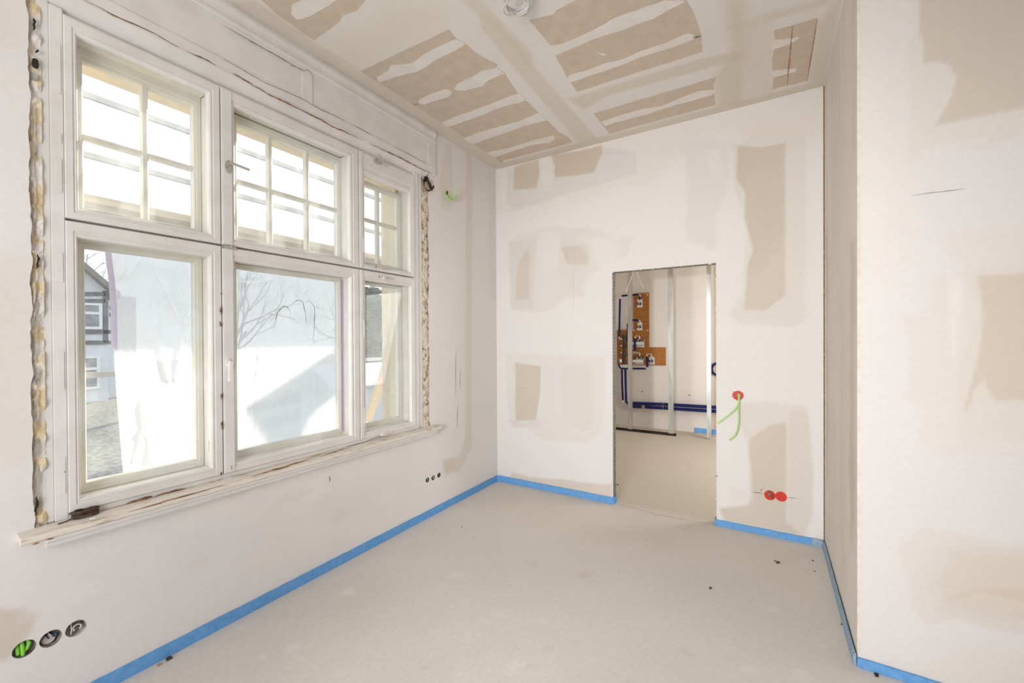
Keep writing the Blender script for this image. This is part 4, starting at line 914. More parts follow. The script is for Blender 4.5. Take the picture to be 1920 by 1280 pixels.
for pts, r in (([bp(1384, 738, 0.002), bp(1385, 748, 0.03), bp(1384.5, 758, 0.045), bp(1378, 768, 0.05), bp(1368, 777, 0.05), bp(1356, 786, 0.05), bp(1346, 793, 0.045)], 0.0062),
               ([bp(1387, 739, 0.002), bp(1386, 750, 0.03), bp(1385, 765, 0.045), bp(1385, 785, 0.05), bp(1383.5, 803, 0.05), bp(1379, 815, 0.05), bp(1373, 821, 0.05), bp(1368, 825, 0.045)], 0.0062)):
    mb = MB(); mb.tube(smooth_pts(pts), r, 8); mb.build('cable', M_PALEGREEN, t, 0, True)
t, p = back_box('junction_box', 1443.5, 928, 0.0365, 'left one of two joined red socket boxes low on the wall, with cut cable ends', 'junction box', 'red socket boxes low beside the door')
for dx in (-0.004, 0.006):
    mb = MB(); mb.tube(smooth_pts([(p[0]+dx-0.008, D-0.001, p[2]+0.024), (p[0]+dx, D-0.014, p[2]+0.006), (p[0]+dx+0.012, D-0.012, p[2]-0.014)]), 0.0045, 7); mb.build('cable', noise_mat('grey_brown_cable', (0.10, 0.09, 0.05), (0.30, 0.27, 0.20), 30, 0.6), t, 0, True)
t, p = back_box('junction_box', 1464.5, 930.5, 0.0365, 'right one of two joined red socket boxes low on the wall, empty', 'junction box', 'red socket boxes low beside the door')

# ------------------------------------------------------------------ coil of cable hanging from the ceiling
t = thing('cable_coil', (1.303, 1.93, H), 'coil of white cable hanging from the ceiling beside the taped joint', 'cable coil')
rnd = random.Random(4)
M_CCAB = noise_mat('grey_white_cable', (0.62, 0.60, 0.58), (0.74, 0.72, 0.70), 15, 0.45)
ccn = np.array(P(970, 2, 2, H-0.06))
for k in range(6):
    pts = []
    ru = 0.115*rnd.uniform(0.6, 1.05); rv = 0.10*rnd.uniform(0.6, 1.1); ph = rnd.uniform(0, 6.28); tl = rnd.uniform(-0.2, 0.2)
    for i in range(41):
        a = 2*math.pi*i/40; pts.append((ccn[0]+ru*math.cos(a)*0.65+rnd.uniform(-.001, .001), ccn[1]+rv*math.sin(a)+0.01*tl, ccn[2]-0.004*k+0.022*math.sin(a+ph*0.2)+0.01*tl))
    mb = MB(); mb.tube(pts, 0.0040, 7, cap=False); mb.build('loop', M_CCAB, t, 0, True)
mb = MB(); mb.tube(smooth_pts([(ccn[0], ccn[1]+0.05, H-0.001), (ccn[0]+0.01, ccn[1]+0.06, H-0.03), (ccn[0], ccn[1]+0.083, ccn[2])]), 0.0055, 7); mb.build('cable', M_CCAB, t, 0, True)

# ------------------------------------------------------------------ blue edge strips
SH, ST = 0.062, 0.010
def edge_strip(pts, label, mat=M_BLUE, lean=0.0, seed=1, h=SH, th=ST):
    """foam strip standing on the screed along the polyline (on the room side of the wall)"""
    r = random.Random(seed); P2 = []
    for i in range(len(pts)-1):
        a = np.array(pts[i], float); b = np.array(pts[i+1], float); k = max(1, int(np.linalg.norm(b-a)/0.05))
        for j in range(k): P2.append(a+(b-a)*j/k)
    P2.append(np.array(pts[-1], float)); m = len(P2); vs = []
    for i, p in enumerate(P2):
        d1 = P2[min(i+1, m-1)]-P2[i] if i < m-1 else P2[i]-P2[i-1]; d0 = P2[i]-P2[i-1] if i else d1
        n1 = np.array([d1[1], -d1[0]])/np.linalg.norm(d1); n0 = np.array([d0[1], -d0[0]])/np.linalg.norm(d0)
        nn = n0+n1; nn = nn/np.linalg.norm(nn)/max(0.6, np.linalg.norm(n0+n1)/2)
        wob = r.uniform(-0.0008, 0.0008); hz = h+r.uniform(-0.0015, 0.0015)
        vs += [(*(p+nn*(0.0012)), 0.0008), (*(p+nn*(th+wob)), 0.0008), (*(p+nn*(th+wob-lean)), hz), (*(p+nn*(0.0012)), hz)]
    fs = [(i*4+k, i*4+(k+1) % 4, (i+1)*4+(k+1) % 4, (i+1)*4+k) for i in range(m-1) for k in range(4)]+[(0, 1, 2, 3), (4*m-1, 4*m-2, 4*m-3, 4*m-4)]
    mb = MB(); mb.add(vs, fs)
    return tag(mb.build('edge_strip', mat), label, 'edge strip', 'blue edge insulation strips')
edge_strip([(0, -1.9), (0, D-0.05)], 'long blue foam edge strip along the foot of the window wall', seed=1)
edge_strip([(0.0, D-0.045), (0.004, D-0.022), (0.03, D), (DX0-0.004, D), (DX0+0.004, D+0.006), (DX0+0.004, D+0.075)], 'blue foam edge strip at the back wall, left of the doorway', seed=2)
edge_strip([(DX1-0.004, D+0.05), (DX1-0.004, D+0.005), (DX1+0.004, D), (XR-0.075, D)], 'blue foam edge strip at the back wall, right of the doorway', seed=3, h=0.05)
edge_strip([(XR-0.075, D-0.002), (XR-0.02, D-0.010), (XR-0.007, D-0.03), (XR-0.004, D-0.10), (XR-0.006, YR+0.03), (XR-0.004, YR-0.002)], 'dusty blue foam edge strip along the side of the chase', M_PALEBLUE, seed=4, h=0.055, th=0.012)
edge_strip([(XR-0.002, YR-0.001), (4.95, YR-0.001)], 'blue foam edge strip along the front of the chase at the right', seed=5, h=0.042)

# crumbs on the floor
for i, (px, py, r, mt, lab) in enumerate([(316, 1236, 0.010, M_STONE, 'black pebble near the blue strip of the window wall'), (1332, 1103, 0.007, M_BROWN, 'small brown crumb in the middle of the floor'), (1524, 1051, 0.005, M_BROWN, 'tiny crumb near the right end of the back wall'),
                                          (1527, 1071, 0.004, M_BROWN, 'tiny crumb a little before the back right corner'), (1579, 1171, 0.005, M_BROWN, 'crumb beside the dusty blue strip of the chase'), (1643, 1266, 0.008, M_STONE, 'dark crumb before the chase at the lower right'), (298, 1247, 0.008, noise_mat('rust_crumb', (0.4, 0.22, 0.12), (0.6, 0.4, 0.28), 30, 0.9), 'reddish crumb next to the black pebble'), (1158, 909, 0.007, M_STONE, 'dark crumb on the floor just inside the doorway'), (866, 988, 0.004, M_STONE, 'tiny dark crumb before the back left corner')]):
    q = P(px, py, 2, 0.0); mb = MB(); rr_ = random.Random(i+50)
    vs = [(q[0]+r*rr_.uniform(.6, 1.2)*a, q[1]+r*rr_.uniform(.6, 1.3)*b, 0.0005+(r*rr_.uniform(.6, 1.0) if tt else 0)) for tt in (0, 1) for a, b in ((-1, -1), (1, -1), (1, 1), (-1, 1))]
    mb.add(vs, [(0, 3, 2, 1), (4, 5, 6, 7), (0, 1, 5, 4), (1, 2, 6, 5), (2, 3, 7, 6), (3, 0, 4, 7)])
    tag(mb.build('floor_crumb', mt), lab, 'crumb', 'crumbs on the screed')
q = P(1458, 1055, 2, 0.0); mb = MB()
mb.tube([(q[0]-0.02, q[1]+0.012, 0.004), (q[0]+0.012, q[1]+0.004, 0.006)], 0.0028, 6); mb.tube([(q[0]+0.014, q[1]+0.003, 0.004), (q[0]-0.008, q[1]-0.014, 0.004)], 0.0028, 6)
tag(mb.build('wire_offcut', M_STONE), 'bent dark wire offcut on the floor before the red sockets', 'wire offcut')

# ------------------------------------------------------------------ the room behind the doorway
WB, SB = 7.20, 6.77                    # rear wall and the stud line in front of it
kw = lambda pts: [uv(x, y, 1, WB) for x, y in pts]
back2 = [
    (kw([(1152, 740), (1182, 745), (1182, 812), (1152, 808)]), (0.70, 0.66, 0.63), 0.05, 0.6, 0.05),
    (kw([(1262, 740), (1330, 745), (1330, 815), (1262, 815)]), (0.76, 0.72, 0.69), 0.08, 0.5, 0.05),
    (kw([(1338, 480), (1360, 480), (1360, 830), (1338, 830)]), (0.56, 0.45, 0.33), 0.012, 0.9, 0.004),
]
struct(grid_sheet('wall_rear_room', 1, WB, -0.1, 4.2, 0, 3.0, 0.02, (0.80, 0.755, 0.71), back2, M_PLASTER, mottle=0.04))
mb = MB(); mb.box((-0.1, D+TH, 2.9), (4.2, WB, 3.0)); struct(mb.build('ceiling', noise_mat('rear_ceiling', (0.6, 0.5, 0.38), (0.66, 0.56, 0.43), 5, 0.9)))
mb = MB(); mb.box((-0.03, D+TH, 0), (0.0, WB, 2.9)); struct(mb.build('wall_left', noise_mat('rear_left_plaster', (0.72, 0.68, 0.64), (0.77, 0.73, 0.69), 4, 0.9)))
mb = MB(); mb.box((4.2, D+TH, 0), (4.3, WB, 2.9)); struct(mb.build('wall_right', noise_mat('rear_right_plaster', (0.72, 0.68, 0.64), (0.77, 0.73, 0.69), 4, 0.9)))

def sx(px, py=640): return P(px, py, 1, SB)[0]
for i, (a, b) in enumerate([(1177, 1184.5), (1252.5, 1262), (1325, 1333)]):
    x0, x1 = sx(a), sx(b); m_ = (x0+x1)/2
    t = thing('metal_stud', (m_, SB, 0), ['galvanised drywall stud left in the doorway, in front of the plywood', 'galvanised drywall stud in the middle of the doorway', 'galvanised drywall stud on the right of the doorway'][i], 'stud', 'drywall studs behind the doorway')
    mb = MB(); mb.box((x0, SB, 0.03), (x1, SB+0.0015, 2.88)); mb.build('web', M_GALV, t)
    mb = MB(); mb.box((x0, SB+0.0015, 0.03), (x0+0.0015, SB+0.05, 2.88)); mb.box((x1-0.0015, SB+0.0015, 0.03), (x1, SB+0.05, 2.88)); mb.build('flange', M_GALV, t)
    mb = MB(); mb.box((m_-0.002, SB-0.002, 0.03), (m_+0.002, SB, 2.88)); mb.build('rib', M_GALV, t)
tr0 = sx(1262.5)+0.03
t = thing('floor_track', (0.6, SB, 0), 'dark bottom track carrying the drywall studs behind the doorway', 'track')
mb = MB(); mb.box((0.1, SB-0.006, 0.0008), (tr0, SB+0.066, 0.006)); mb.build('base', M_DARK, t)
mb = MB(); mb.box((0.1, SB-0.006, 0.006), (tr0, SB-0.002, 0.034)); mb.box((0.1, SB+0.062, 0.006), (tr0, SB+0.066, 0.03)); mb.build('flange', M_DARK, t)
a = P(1302, 811, 2, 0)[0]
edge_strip([(a, WB), (3.0, WB)], 'blue foam edge strip at the rear wall seen through the doorway', seed=9, h=0.075, th=0.012)

# plywood boards on the rear wall
PW = WB-0.021
def wz(px, py, y=None): q = P(px, py, 1, PW if y is None else y); return q[0], q[2]
def board(px0, py0, px1, py1, label):
    x0, z1 = wz(px0, py0); x1, z0 = wz(px1, py1)
    mb = MB(); mb.box((x0, PW, z0), (x1, WB-0.001, z1)); return tag(mb.build('plywood_board', M_PLY, None, 0.001), label, 'plywood board', 'plywood boards on the rear wall')
zb = wz(1200, 684)[1]
x0, x1, x2, x3 = wz(1157, 640)[0], wz(1188, 640)[0], wz(1217, 640)[0], wz(1248, 668)[0]
z1 = wz(1200, 549.5)[1]; z2 = wz(1165, 618)[1]; z3 = wz(1232, 651)[1]
for xa, xb, zt, lab in ((x0, x1-0.002, z2, 'short plywood board behind the black manifold'), (x1, x2-0.0015, z1, 'tall plywood board carrying four outlet brackets'), (x2, x3, z3, 'low plywood board right of the tall one')):
    t = thing('plywood_board', ((xa+xb)/2, PW, zb), lab, 'plywood board', 'plywood boards on the rear wall')
    mb = MB(); mb.box((xa, PW, zb), (xb, WB-0.001, zt)); mb.build('board', M_PLY, t, 0.001)
    if xa == x1:
        for sx_, sy_ in ((1214, 552), (1188.5, 619), (1214, 619), (1189, 682)):
            p = wz(sx_, sy_); mb = MB(); mb.disc((p[0], PW, p[1]), (0, -1, 0), 0.012, 0.004, 12); mb.build('washer', M_PLASTIC, t)

k6 = lambda x, y: (1148+x/12.8, 600+y/12.8)
M_BRASS = noise_mat('silver_fitting', (0.62, 0.60, 0.56), (0.78, 0.76, 0.72), 20, 0.3, metal=0.8)
def outlet(px0, py0, px1, py1, label, bar=None, knobs=((0.5, 0.45),)):
    x0, za = wz(px0, py0); x1, zb_ = wz(px1, py1)
    t = thing('outlet_bracket', ((x0+x1)/2, PW, zb_), label, 'outlet bracket', 'white outlet brackets on the plywood')
    y = PW-0.0015
    mb = MB(); mb.box((x0, y-0.006, zb_), (x1, y, za)); mb.box((x0-0.004, y-0.018, zb_), (x1+0.004, y-0.006, zb_+(za-zb_)*0.22)); mb.box((x0+0.004, y-0.016, za-0.02), (x1-0.004, y-0.006, za)); mb.build('plate', M_PLASTIC, t, 0.001)
    for u, v in knobs:
        c = (x0+(x1-x0)*u, y-0.006, zb_+(za-zb_)*v)
        mb = MB(); mb.disc(c, (0, -1, 0), 0.024, 0.03, 14, 0.017); mb.build('valve', M_BLACK, t, 0, True)
        mb = MB(); mb.disc((c[0], c[1]-0.03, c[2]), (0, -1, 0), 0.012, 0.012, 12); mb.build('stub', M_BRASS, t, 0, True)
        mb = MB(); mb.box((c[0]-0.05, c[1]-0.02, c[2]-0.010), (c[0]-0.02, c[1]-0.004, c[2]+0.010)); mb.build('lever', M_BLACK, t, 0.002)
    if bar:
        bx0, bz1 = wz(*bar[0]); bx1, bz0 = wz(*bar[1])
        mb = MB(); mb.box((bx0, y-0.075, bz0), (bx1, y-0.055, bz1)); mb.box((bx1-0.02, y-0.055, bz0), (bx1, y-0.006, bz1)); mb.build('spacer_bar', M_PLASTIC, t, 0.001)
    return t
outlet(1195.2, 561, 1204.8, 576, 'white outlet bracket at the top of the tall plywood board')
outlet(1195.2, 604.5, 1204.5, 619, 'white outlet bracket halfway down the tall plywood board')
outlet(1194.5, 636, 1208, 651, 'double white outlet bracket above the lower one, with a white bar', ((1183, 641), (1208, 646)), ((0.25, 0.9), (0.78, 0.9)))
outlet(1192, 668, 1207.5, 683, 'double white outlet bracket at the bottom, with a white bar', ((1183, 674), (1208, 679)), ((0.3, 0.9), (0.8, 0.9)))
outlet(1217, 668.5, 1227.5, 683, 'single white outlet bracket on the low plywood board')

# manifold
PY = PW-0.075
def mp(px, py, y=PY): q = P(px, py, 1, y); return (q[0], q[1], q[2])
t = thing('manifold', mp(1169, 683), 'black water manifold with silver rings on the left plywood board', 'manifold')
mb = MB()
zs = [(627.5, 0.030), (633, 0.034), (634, 0.022), (643, 0.022), (644, 0.034), (650, 0.034), (651, 0.022), (659, 0.022), (660, 0.036), (668, 0.036), (669, 0.024), (683, 0.026)]
pts = [mp(1170, y) for y, r in zs]; mb.tube(pts, [r for y, r in zs], 14); mb.build('body', noise_mat('dark_green_black', (0.02, 0.022, 0.018), (0.075, 0.08, 0.06), 25, 0.45), t, 0, True)
for y in (635, 648, 661):
    c = mp(1166, y); mb = MB(); mb.tube([(c[0]-0.022, c[1]-0.01, c[2]), (c[0]+0.012, c[1]-0.01, c[2])], [0.012, 0.016], 10); mb.build('ring', M_BRASS, t, 0, True)
c = mp(1165, 676); mb = MB(); mb.tube([(c[0], c[1]-0.04, c[2]+0.034), (c[0], c[1]-0.04, c[2]+0.026), (c[0], c[1]-0.04, c[2]-0.026), (c[0], c[1]-0.04, c[2]-0.034)], [0.012, 0.024, 0.024, 0.014], 14); mb.build('filter_cup', M_CUPW if False else M_GALV, t, 0, True)
for px in (1165.5, 1168.5, 1172, 1175):
    mb = MB(); mb.tube([mp(px, 683.5), mp(px, 690)], 0.011, 10); mb.build('nipple', M_BRASS, t, 0, True)
mb = MB(); a = mp(1163, 686); b = mp(1178, 686.5); mb.obox(a, b, 0.03, 0.022); mb.build('bracket', M_BRASS, t)

def pipe(label, runs, fits=(), wires=()):
    t = thing('pipe_run', mp(*runs[0][0]), label, 'pipe', 'blue insulated pipes behind the doorway')
    for r in runs:
        rad = r[-1] if isinstance(r[-1], float) else 0.0135; pp = [q for q in r if not isinstance(q, float)]
        mb = MB(); mb.tube(smooth_pts([mp(*q) for q in pp], 4) if len(pp) > 2 else [mp(*q) for q in pp], rad, 12); mb.build('insulation', M_PIPE, t, 0, True)
    for q in fits:
        mb = MB(); mb.tube(smooth_pts([mp(*k) for k in q], 4), 0.010, 10); mb.build('elbow', M_BRASS, t, 0, True)
    return t
pipe('blue insulated pipe rising left of the plywood to the topmost bracket', [[(1162.5, 560), (1161, 631), 0.017], [(1166, 554.5), (1177, 553.6), 0.016], [(1184, 553), (1197, 551.8), 0.014], [(1200, 556), (1199.5, 562), 0.015]],
     [[(1162.5, 560.5), (1163, 556), (1166.5, 554.5)], [(1197, 551.8), (1200, 552), (1200.2, 557)], [(1161, 631), (1161.5, 635), (1165, 636)]])
pipe('blue insulated pipe stub to the second bracket on the plywood', [[(1176.5, 606), (1175.5, 640), 0.012], [(1184.5, 599.8), (1197, 600.2), 0.016]], [[(1196.5, 600.2), (1199.5, 600.2), (1200, 606)]])
pipe('short blue insulated pipe with a steel loop beside the upper double bracket', [[(1190.5, 634), (1190.5, 658), 0.019]], [[(1191, 634), (1191, 630.5), (1195, 630), (1199, 630.2), (1199, 636)], [(1190.5, 658), (1188, 661.5), (1185, 661.5)], [(1185, 661.5), (1198.5, 661.5), (1198.8, 668)]])
pipe('short blue insulated pipe bulging between the lower brackets', [[(1213.5, 668), (1213.8, 678), (1213.5, 688), 0.020]], [[(1213, 668), (1213, 664), (1217, 663.5), (1221, 664), (1221.5, 669)], [(1213.5, 688), (1213.2, 691), (1210.5, 691.2)]])
pipe('horizontal blue insulated pipe under the plywood boards', [[(1160, 683), (1162, 688), (1166, 691), 0.016], [(1166, 690.5), (1210, 691), 0.015]])
pipe('left one of two blue insulated pipes running down from the manifold', [[(1166, 692), (1166.8, 725), (1168, 750), 0.018]], [[(1168, 750), (1168.3, 754), (1172, 755.5), (1176, 756)]])
pipe('right one of two blue insulated pipes running down from the manifold', [[(1172.5, 692), (1173.2, 725), (1174, 755), 0.020]], [[(1174, 755), (1174, 758.5), (1178, 759.8), (1182, 760)]])
pipe('upper one of two blue insulated pipes running low along the rear wall', [[(1176, 755.3), (1242.5, 757.7), 0.026], [(1244, 757.8), (1352, 764), 0.026]])
pipe('lower one of two blue insulated pipes running low along the rear wall', [[(1182, 761.5), (1203, 762.4), 0.026], [(1209.5, 762.6), (1242.5, 764.6), 0.026], [(1244, 764.7), (1352, 771.5), 0.026]],
     [[(1203, 761.8), (1206, 762), (1209.5, 762)], [(1242, 764.1), (1243.2, 764.2), (1244.4, 764.3)]])
# coiled pipe end at the right
c = mp(1345, 692, WB-0.024); t = thing('pipe_coil', c, 'blue insulated pipe end bent in a ring, cut off by the right door edge', 'pipe')
mb = MB(); mb.tube([(c[0]+0.078*math.cos(a), c[1], c[2]+0.088*math.sin(a)) for a in np.linspace(0.3, 2*math.pi-0.3, 30)], 0.019, 10); mb.build('insulation', M_PIPE, t, 0, True)
# two white cables hanging before the studs
CY = SB-0.12
for pp, lab in (([(1186, 470), (1186, 508), (1184, 520), (1178, 535), (1173, 546)], 'white cable end hanging behind the door head, left one'), ([(1194, 470), (1194.5, 508), (1197, 520), (1202, 532), (1206, 541)], 'white cable end hanging behind the door head, right one')):
    mb = MB(); mb.tube(smooth_pts([P(x, y, 1, CY) for x, y in pp]), 0.0085, 8); tag(mb.build('hanging_cable', M_WIREW, None, 0, True), lab, 'cable')
for px, py in ((1204, 734), (1292.5, 740.5)):
    q = P(px, py, 1, WB); mb = MB(); mb.disc((q[0], WB-0.0005, q[2]), (0, -1, 0), 0.010, 0.003, 10); tag(mb.build('wall_plug', M_STONE), 'grey wall plug in the rear wall, %s' % ('below the plywood' if px < 1250 else 'between the middle and right studs'), 'wall plug')

# ------------------------------------------------------------------ outside: film, scaffold, garden, house
def film_sheet(name, y0f, y1f, z0, z1, x, ny, nz, amp, label, group, seed, folds, parent_label=None):
    t = thing(name, (x, (y0f(0.5)+y1f(0.5))/2, z0), label, 'plastic film', group)
    vs = []
    Yi = np.linspace(0, 1, ny); Zi = np.linspace(0, 1, nz)
    for i in range(ny):
        for j in range(nz):
            a, b = y0f(Zi[j]), y1f(Zi[j]); y = a+(b-a)*Yi[i]; z = z0+(z1-z0)*Zi[j]
            dx = amp*2*float(fbm(np.array([y*1.2+seed]), np.array([z*0.35]), 5, 4)[0])
            for (fa, fb, fw, fh) in folds:
                pa = np.array(fa); pb = np.array(fb); d = pb-pa; L = np.hypot(*d); tt = ((y-pa[0])*d[0]+(z-pa[1])*d[1])/L**2
                if -0.02 < tt < 1.02:
                    dist = abs((y-pa[0])*d[1]-(z-pa[1])*d[0])/L; dx += fh*math.exp(-(dist/fw)**2)*min(1, 6*min(tt+0.02, 1.02-tt)+0.1)
            vs.append((x-abs(amp)-dx, y, z))
    fs = [(i*nz+j, (i+1)*nz+j, (i+1)*nz+j+1, i*nz+j+1) for i in range(ny-1) for j in range(nz-1)]
    mb = MB(); mb.add(vs, fs); o = mb.build('sheet', M_FILM, t, 0, True)
    return t
FX = -0.155
def fy(px, py): q = P(px, py, 0, FX-0.015); return (q[1], q[2])
le = [fy(*k) for k in [(230, 895), (226, 840), (219, 760), (214, 690), (212, 640), (211, 580), (206, 520), (199, 466)]]
lz = [k[1] for k in le]; ly = [k[0] for k in le]
ZF0, ZF1 = le[0][1]+0.0, 1.93
fl_ = film_sheet('plastic_film', lambda t: float(np.interp(ZF0+(ZF1-ZF0)*t, lz, ly)), lambda t: 1.10, ZF0, ZF1, FX, 60, 90, 0.012,
    'torn translucent plastic film hanging outside the bottom left sash, folded', 'plastic films outside the window', 2.0,
    [(fy(240, 520), fy(268, 484), 0.006, 0.010), (fy(268, 484), fy(288, 498), 0.006, 0.010), (fy(288, 498), fy(345, 620), 0.007, 0.014), (fy(330, 530), fy(352, 600), 0.006, 0.012), (fy(375, 510), fy(350, 620), 0.009, 0.02),
     (fy(350, 620), fy(330, 720), 0.012, 0.025), (fy(300, 640), fy(320, 720), 0.012, 0.02), (fy(290, 880), fy(268, 740), 0.014, 0.025), (fy(255, 870), fy(275, 800), 0.012, 0.02), (fy(302, 500), fy(332, 502), 0.008, 0.012)])
# tape on its left edge
tp = [fy(*k) for k in [(200, 466), (207, 520), (211.5, 580), (213, 655)]]
mb = MB(); vs = []
for y, z in tp: vs += [(FX-0.006, y-0.010, z), (FX-0.006, y+0.012, z), (FX-0.008, y+0.012, z), (FX-0.008, y-0.010, z)]
mb.add(vs, [(i*4+k, i*4+(k+1) % 4, (i+1)*4+(k+1) % 4, (i+1)*4+k) for i in range(3) for k in range(4)]+[(0, 1, 2, 3), (15, 14, 13, 12)])
mb.build('tape', M_PURPLE, fl_)
film_sheet('plastic_film', lambda t: 1.17, lambda t: 1.90, 0.87, 1.93, FX, 60, 80, 0.008, 'translucent plastic film stretched over the bottom middle sash, stained', 'plastic films outside the window', 7.0,
    [(fy(448, 520), fy(490, 518), 0.007, 0.012), (fy(445, 528), fy(480, 532), 0.006, 0.012), (fy(480, 532), fy(512, 522), 0.007, 0.012), (fy(512, 510), fy(513, 590), 0.012, 0.012), (fy(490, 630), fy(480, 720), 0.01, 0.01), (fy(600, 590), fy(607, 650), 0.01, 0.01)])
# drying drips on the middle film
M_DRIP = noise_mat('dirt_drip', (0.12, 0.11, 0.10), (0.25, 0.23, 0.21), 60, 0.9)
fl2 = [o for o in COL.objects if o.name.startswith('plastic_film')][-1]
for i, pp in enumerate([[(513, 612), (520, 586), (532, 573), (540, 577), (546, 590)], [(553, 566), (560, 562), (568, 566), (573, 590), (575, 610)], [(572, 565), (580, 563), (590, 575), (589, 620), (587, 640)], [(592, 573), (600, 580)]]):
    strip('dirt_drip', [P(x, y, 0, FX+0.010) for x, y in pp], 0.0045, M_DRIP, fl2, 0, 0.0006, seed=i)

# scaffold in front of the facade
scf = thing('scaffold', (-1.3, 2.0, -1.3), 'grey scaffold with guard rails and deck seen through the upper panes', 'scaffold')
SX = -1.3
mb = MB(); mb.box((-1.27, -4.0, 2.235), (-0.95, 9.0, 2.275)); mb.build('deck_plank', M_SCAFW, scf)
mb = MB(); mb.box((-0.94, -4.0, 2.235), (-0.62, 9.0, 2.275)); mb.build('deck_plank', M_SCAFW, scf)
M_RAIL = noise_mat('scaffold_rail', (0.40, 0.43, 0.50), (0.48, 0.51, 0.57), 6, 0.5)
for z in (3.085, 2.70, 1.28):
    mb = MB(); mb.box((SX-0.02, -4.0, z-0.018), (SX+0.005, 9.0, z+0.018)); mb.build('guard_rail', M_RAIL, scf)
for y in (-2.2, 4.3, 6.8):
    for x in (-1.32, -0.6):
        mb = MB(); mb.tube([(x, y, -1.3), (x, y, 4.4)], 0.024, 10); mb.build('post', M_GALV, scf, 0, True)
a = np.array(P(684, 800, 0, -1.45)); b = np.array(P(740, 640, 0, -1.45)); d = b-a
mb = MB(); mb.obox(a-d*1.2, a+d*1.5, 0.05, 0.095, (0, -d[2], d[1])); mb.build('brace', M_TIMBER, scf)
a = np.array([-1.38, 3.47, 1.86]); b = np.array([-1.38, 5.4, 2.90])
mb = MB(); mb.obox(a, b, 0.04, 0.30, (0, -(b-a)[2], (b-a)[1])); mb.build('brace', M_TIMBER, scf)

# ground
mb = MB(); n = 30
gx = np.linspace(-70, -0.31, n); gy = np.linspace(-50, 70, n)
vs = [(x, y, -1.3+0.12*float(fbm(np.array([x]), np.array([y]), 0.15, 4)[0])) for x in gx for y in gy]
mb.add(vs, [(i*n+j, (i+1)*n+j, (i+1)*n+j+1, i*n+j+1) for i in range(n-1) for j in range(n-1)])
struct(mb.build('ground', M_GROUND))

# half-timbered house across the garden
HX = -24.0
def hp(px, py): q = P(px, py, 0, HX); return q[1], q[2]
ye = hp(200.5, 540)[0]; zg = -1.35
ys = hp(213, 600)[0]
hs = thing('house', (HX-3, ye-3, zg), 'pale half-timbered house with a gable across the garden, seen past the film edge', 'house')
zev = hp(200, 545)[1]; zpk = hp(160, 511)[1]; yl = ye-5.6; ym = (ye+yl)/2; sl = (zpk-zev)/(ye-hp(160, 511)[0]); zp = zev+sl*(ye-ym)
mb = MB(); mb.prism([(yl, zg), (ye, zg), (ye, zev), (ym, zp), (yl, zev)], 0, HX-8, HX); mb.build('walls', M_HWALL, hs)
mb = MB(); mb.box((HX-7, ye, zg), (HX-1.2, ys+1.2, zev-0.1)); mb.build('side_wing', M_HWALL, hs)
th = 0.28
mb = MB(); mb.prism([(ye+0.35, zev-sl*0.35), (ye+0.35, zev-sl*0.35+th), (ym, zp+th), (ym, zp)], 0, HX-8.2, HX+0.5); mb.build('roof_slope', M_HROOF, hs)
mb = MB(); mb.prism([(yl-0.35, zev-sl*0.35), (ym, zp), (ym, zp+th), (yl-0.35, zev-sl*0.35+th)], 0, HX-8.2, HX+0.5); mb.build('roof_slope', M_HROOF, hs)
def beam(px0, py0, px1, py1, w=0.18):
    y0, z0 = hp(px0, py0); y1, z1 = hp(px1, py1)
    mb = MB(); mb.obox((HX+0.02, y0, z0), (HX+0.02, y1, z1), 0.08, w, (0, -(z1-z0), y1-y0)); mb.build('timber', M_HTIM, hs)
for b in ((140, 551, 197, 551), (140, 564, 197, 564), (197.5, 545, 197.5, 643), (140, 622, 209, 622), (140, 642, 209, 642), (205, 577, 206.5, 577), (205, 590, 206.5, 590)): beam(*b)
for px0, py0, px1, py1, nb in ((159, 567, 191, 617, 2), (150, 668, 187, 728, 2)):
    y0, z1 = hp(px0-10, py0); y1, z0 = hp(px1, py1)
    mb = MB(); mb.box((HX, y0, z0), (HX+0.10, y1, z1)); f = mb.build('window_frame', M_PLASTIC, hs)
    zm = z0+(z1-z0)*0.62
    for a, b in ((z0+0.12, zm-0.06), (zm+0.06, z1-0.10)):
        mb = MB(); mb.box((HX+0.10, y0+0.1, a), (HX+0.115, y1-0.12, b)); mb.build('pane', M_HGLASS, f)
# further low roofs seen through the right sash
hs2 = thing('shed', (-8.6, 9.4, -1.3), 'low pale roofed shed in the garden seen through the bottom right sash', 'shed')
mb = MB(); mb.box((-9.4, 7.4, -1.3), (-7.8, 11.6, 0.15)); mb.build('walls', M_HWALL, hs2)
mb = MB(); mb.prism([(-9.6, 0.15), (-7.6, 0.15), (-8.6, 0.75)], 1, 7.2, 11.8); mb.build('roof', noise_mat('frosted_roof', (0.50, 0.52, 0.56), (0.66, 0.68, 0.72), 2, 0.7), hs2)

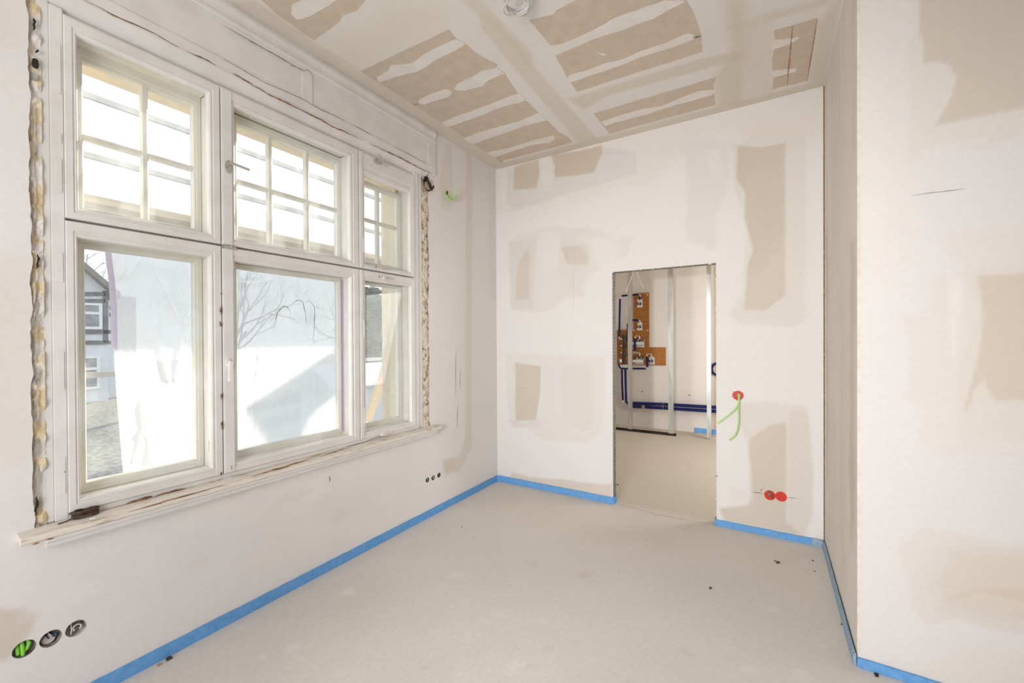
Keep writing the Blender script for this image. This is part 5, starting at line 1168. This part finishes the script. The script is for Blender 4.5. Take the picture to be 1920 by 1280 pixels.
# bare trees and evergreen bushes
def tree(x, y, h, label, seed, r0=0.16, depth=5, lean=0.0):
    r = random.Random(seed); t = thing('bare_tree', (x, y, -1.3), label, 'tree', None); mb = MB(); tw = MB()
    def grow(p, d, L, rad, k):
        n = 4; pts = [Vector(p)]; dd = Vector(d)
        for i in range(n):
            dd = (dd+Vector((r.uniform(-.18, .18), r.uniform(-.18, .18), r.uniform(-.05, .14)))).normalized(); pts.append(pts[-1]+dd*L/n)
        (mb if k < 3 else tw).tube(pts, [rad*(1-0.45*i/n) for i in range(n+1)], 6 if k < 3 else 4, cap=False)
        if k < depth:
            for i in range(3 if k < 4 else 2):
                a = r.uniform(0, 6.28); s = r.uniform(0.45, 0.9); u = dd.orthogonal().normalized(); v = dd.cross(u)
                nd = (dd+(u*math.cos(a)+v*math.sin(a))*s).normalized(); j = r.randint(2, n)
                grow(pts[j], nd, L*r.uniform(.58, .8), rad*0.55, k+1)
    grow((x, y, -1.35), (lean, lean, 1), h*0.34, r0, 0)
    mb.build('trunk', M_BARK, t, 0, True); tag(tw.build('twigs', M_BARK, t), kind='stuff')
    return t
q = P(178, 640, 0, -32.0); tree(-37.0, P(178, 640, 0, -37.0)[1]-1.0, 15, 'bare winter tree rising behind the half-timbered house', 4)
tree(-19, 9.5, 9, 'bare winter tree in the garden behind the left plastic film', 8)
tree(-23, 20.5, 11, 'bare winter tree standing among the evergreens on the right', 12)
def bush(x, y, w_, h, label, seed, n=2600):
    r = random.Random(seed); t = thing('evergreen_bush', (x, y, -1.3), label, 'bush', 'evergreen bushes beyond the right sash'); mb = MB()
    mb.tube([(x, y, -1.35), (x+0.1, y, -1.3+h*0.6)], [0.12, 0.05], 6); mb.build('stem', M_BARK, t)
    mb = MB()
    for k in range(n):
        u = r.gauss(0, 0.42); v = r.gauss(0, 0.42); zz = r.random()**0.8
        s = (1-zz*0.55)
        c = Vector((x+u*w_*s, y+v*w_*s, -1.25+h*zz)); a = Vector((r.uniform(-1, 1), r.uniform(-1, 1), r.uniform(-.6, .6))).normalized(); b = a.orthogonal().normalized(); L = r.uniform(.08, .2)
        mb.add([c-a*L, c+b*L*0.45, c+a*L, c-b*L*0.45], [(0, 1, 2, 3)])
    tag(mb.build('foliage', M_LEAF, t), kind='stuff'); return t
bush(-12.2, 12.3, 1.2, 4.6, 'dark evergreen bush nearest the diagonal braces', 1); bush(-16.6, 16.2, 1.5, 5.6, 'tall evergreen bush behind the nearest one', 2); bush(-12.6, 16.6, 1.2, 4.6, 'evergreen bush hidden partly by the beige reveal', 3); bush(-20.5, 18.0, 1.4, 4.8, 'evergreen bush far back beside the shed', 4)
